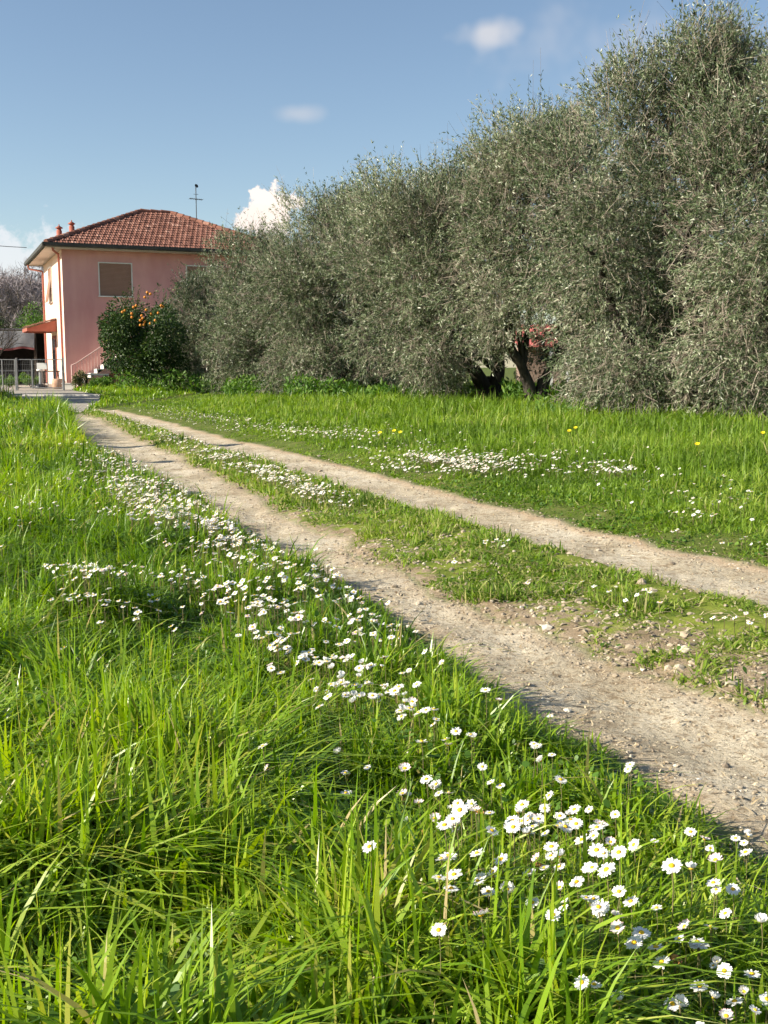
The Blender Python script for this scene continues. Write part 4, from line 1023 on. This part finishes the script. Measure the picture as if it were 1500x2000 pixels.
def yard():
    # shed
    s = empty('open_shed', (-20.6, 60, 0)); tag(s, 'low dark open-fronted shed with a grey tarpaulin valance behind the gate', 'shed')
    m = MB(); m.add([(-6,-2.2,2.86),(2.2,-2.2,2.86),(2.2,3,3.1),(-6,3,3.1),(-6,-2.2,2.92),(2.2,-2.2,2.92),(2.2,3,3.16),(-6,3,3.16)], [(0,3,2,1),(4,5,6,7),(0,1,5,4),(1,2,6,5),(2,3,7,6),(3,0,4,7)]); m.build('roof', M['sheddark'], s)
    m = MB(); m.box((-6,2.8,-.1), (2.1,2.9,3.0)); m.box((-6,-2,-.1), (-5.9,2.8,2.84)); m.box((2.0,-.5,-.1), (2.1,2.8,2.84)); m.build('wall', M['sheddark'], s)
    for x in (-3.4, -.9, 1.95):
        m = MB(); m.box((x,-2.1,-.1), (x+.12,-1.98,2.84)); m.build('post', M['darkwood'], s)
    m = MB(); V = []; n = 40
    for i in range(n+1):
        x = -6 + 8.05*i/n; sag = .04*math.sin(i*.9)+.03*math.sin(i*.37)
        V += [(x,-2.24+.03*math.sin(i*1.3),2.84),(x,-2.30+.06*math.sin(i*1.1+1),2.42+.05*math.sin(i*.7)),(x,-2.28+.05*math.sin(i*1.7),1.98+sag)]
    m.add(V, [(3*i+j, 3*i+3+j, 3*i+4+j, 3*i+1+j) for i in range(n) for j in (0,1)], 0, .5, True)
    o = m.build('valance', M['tarp'], s)
    m = MB(); m.add([(v[0], v[1]+.002, v[2]-.01) for v in V[2::3]] + [(v[0], v[1]+.01, v[2]-.12) for v in V[2::3]], [(i, i+1, n+2+i, n+1+i) for i in range(n)], 0, .5, True)
    m.build('valance_hem', M['hem'], o)
    # things stored inside
    t = empty('work_table', (-20.2, 59.6, 0)); m = MB(); m.box((-.8,-.35,.72), (.8,.35,.77)); m.build('tabletop', M['metal'], t)
    for x in (-.74,.70):
        for y in (-.3,.26): m = MB(); m.box((x,y,0), (x+.04,y+.04,.72)); m.build('leg', M['metal'], t)
    tag(t, 'grey table standing in the shadow inside the open shed', 'table')
    # yard pieces in front of the house wall
    def at(u, Y): return (u-750)/2100*Y*.992
    t = empty('wooden_bench', (at(101, 49.5), 49.5, 0), .25); m = MB(); m.box((-.34,-.2,.74), (.36,.2,.79)); m.build('seat', M['darkwood'], t)
    for x, dx in ((-.3,-.06),(.28,.07)):
        for y in (-.16,.13):
            m = MB(); m.tube([(x,y,.74),(x+dx,y,.0)], .024, 5); m.build('leg', M['darkwood'], t)
    tag(t, 'narrow dark wooden trestle table by the side door of the house', 'table')
    t = empty('feed_stand', (at(79.5, 49), 49, 0)); m = MB(); m.lathe([(.30,0),(.32,.05),(.28,.14),(.12,.18),(.09,.2)], (0,0,0), 14); m.build('base', M['black'], t)
    m = MB(); m.lathe([(.085,.18),(.085,.78)], (0,0,0), 12); m.build('column', M['metal'], t); m = MB(); m.lathe([(.0,.78),(.17,.78),(.18,.84),(.10,.90),(0,.91)], (0,0,0), 14); m.build('top', M['whitepaint'], t)
    tag(t, 'short grey pedestal on a round black base inside the gate', 'pedestal')
    t = MB(); t.lathe([(.0,0),(.20,0),(.25,.06),(.26,.25),(.23,.42),(.20,.44),(.16,.42),(.0,.40)], (0,0,0), 14); o = t.build('clay_jar', M['clay']); o.location = (at(112.5,48.4),48.4,0)
    tag(o, 'rounded pale clay jar standing at the foot of the house corner', 'jar')
    t = MB(); t.box((-.27,-.11,0), (.27,.11,.28)); t.box((-.29,-.13,.24), (.29,-.11,.28)); o = t.build('stone_trough', M['marble']); o.location = (at(134,46.6),46.6,0)
    tag(o, 'small white stone planter trough beside the variegated shrub', 'planter')
    leafy_bush('variegated_shrub', at(153,46.3), 46.3, .98, .42, 21, 'small bushy shrub with pale cream leaves on top, in front of the stairs', 1600, .075, 'variegated')
    leafy_bush('garden_shrub', at(196,44.2), 44.2, .62, .75, 22, 'low green shrub between the variegated shrub and the orange tree', 1800, .08, 'weed')
    leafy_bush('garden_shrub', at(60,52.5), 52.5, .72, .95, 23, 'yellow-green weeds bushing up just inside the gate', 2000, .08, 'weed')
    leafy_bush('garden_shrub', at(18,51.5), 51.5, .62, .8, 24, 'low green bush seen through the wire fence at the edge', 1600, .08, 'weed')
    # pale shelf under the stairs
    t = empty('stone_bench', (at(186,46.9), 46.9, 0), HR); m = MB(); m.box((-.55,-.2,.60), (.55,.2,.66)); m.build('seat', M['marble'], t)
    for x in (-.45,.35): m = MB(); m.box((x,-.15,0), (x+.1,.15,.6)); m.build('leg', M['darkwood'], t)
    tag(t, 'pale slab bench in the shade under the outside stairs', 'bench')
    # cable
    m = MB(); a = np.array([at(63,55.9), 55.9, CAM_H + (715-491)/2100*55.9]); b = np.array([-27.0, 50.0, 8.1]); P = [a*(1-t)+b*t - np.array([0,0,1.3*t*(1-t)]) for t in np.linspace(0,1,14)]
    m.tube(P, .016, 5); tag(m.build('power_cable', M['black']), 'black power cable sagging in from the edge to the house eaves', 'cable')
    # pale strip across the drive, its colour standing in for a sunlit gap
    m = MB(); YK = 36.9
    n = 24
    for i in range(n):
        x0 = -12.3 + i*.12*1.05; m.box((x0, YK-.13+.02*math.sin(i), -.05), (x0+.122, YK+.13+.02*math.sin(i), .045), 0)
    o = m.build('sunlit_gap_strip', M['marble']); tag(o, kind='structure')
    # buildings glimpsed through the olives
    s = empty('garden_hut', (at(1052, 44), 44, 0)); tag(s, 'red-roofed hut with white posts glimpsed under the olive crowns', 'hut')
    m = MB(); m.box((-.6,.0,0), (.9,2.6,1.85)); m.build('wall', M['hutwall'], s)
    m = MB(); m.add([(-1.0,-1.0,1.75),(1.2,-1.0,1.75),(1.2,2.9,2.7),(-1.0,2.9,2.7),(-1.0,-1.0,1.82),(1.2,-1.0,1.82),(1.2,2.9,2.77),(-1.0,2.9,2.77)], [(0,3,2,1),(4,5,6,7),(0,1,5,4),(1,2,6,5),(2,3,7,6),(3,0,4,7)]); m.build('roof', M['redroof'], s)
    for x in (-.75, .3, .98): m = MB(); m.box((x,-.9,0), (x+.14,-.76,1.74)); m.build('post', M['whitepaint'], s)
    s = empty('white_outbuilding', (at(640, 47), 47, 0)); tag(s, 'low white outbuilding glimpsed between olive trunks in the middle', 'outbuilding')
    m = MB(); m.box((-1.1,0,0), (1.3,2.5,2.2)); m.build('wall', M['dirtwall'], s); m = MB(); m.box((-1.3,-.2,2.2), (1.5,2.7,2.3)); m.build('roof', M['tile'], s)
    s = empty('pink_outbuilding', (at(1420, 52), 52, 0)); tag(s, 'pale pink building barely showing through the leaves of the tallest olive', 'outbuilding')
    m = MB(); m.box((-.9,0,0), (1.1,4,4.2)); m.build('wall', M['pinkpale'], s); m = MB(); m.add([(-1.1,-.3,4.2),(1.3,-.3,4.2),(1.3,4.3,4.2),(-1.1,4.3,4.2),(.1,2,4.7)], [(0,1,4),(1,2,4),(2,3,4),(3,0,4),(3,2,1,0)]); m.build('roof', M['tile'], s)
M['hutwall'] = mat('weathered_wall', (.20,.15,.12), .9, (.34,.24,.19), scale=3)
M['hem'] = mat('dark_red_hem', (.10,.025,.03), .8, (.13,.04,.04), scale=5)
M['variegated'] = mat('variegated_leaves', None, .5, attr=1, trans=.2, stops=[(0,(.03,.05,.015)),(.6,(.12,.13,.04)),(.85,(.45,.36,.18)),(1,(.62,.52,.34))])

def shade_casters():
    """what stands just outside the frame on the sun's side and throws the shade on the drive and the streaks on the ruts"""
    for (x, y, h, r, lb) in ((-8.1, 12.2, 3.55, .15, 'weathered post outside the frame, throwing the farther streak of shade over the ruts'), (-7.6, 9.9, 3.05, .15, 'weathered post outside the frame, throwing the nearer streak of shade over a rut')):
        m = MB(); m.tube([(x,y,-.2),(x+.02,y,h*.5),(x,y,h)], [r,r*.95,r*.85], 8); tag(m.build('field_post', M['bark_pale']), lb, 'post', 'posts of the neighbouring field')
    for (x, y, H, sd, lb) in ((-14.9, 28.0, 4.6, 31, 'evergreen hedge tree outside the frame at the near end of the drive'), (-16.0, 30.6, 5.2, 32, 'evergreen hedge tree outside the frame, second towards the gate'), (-17.4, 33.6, 5.4, 33, 'evergreen hedge tree outside the frame, third towards the gate'),
                              (-18.8, 37.2, 5.4, 34, 'evergreen hedge tree outside the frame, last before the gate')):
        leafy_bush('hedge_tree', x, y, H, 2.2, sd, lb, 9000, .22, 'citrus_leaf', 0, 'tree')

daisies(); ground_cover(); olives(); citrus(); background_trees(); undergrowth(); house(); gate(); yard(); shade_casters()
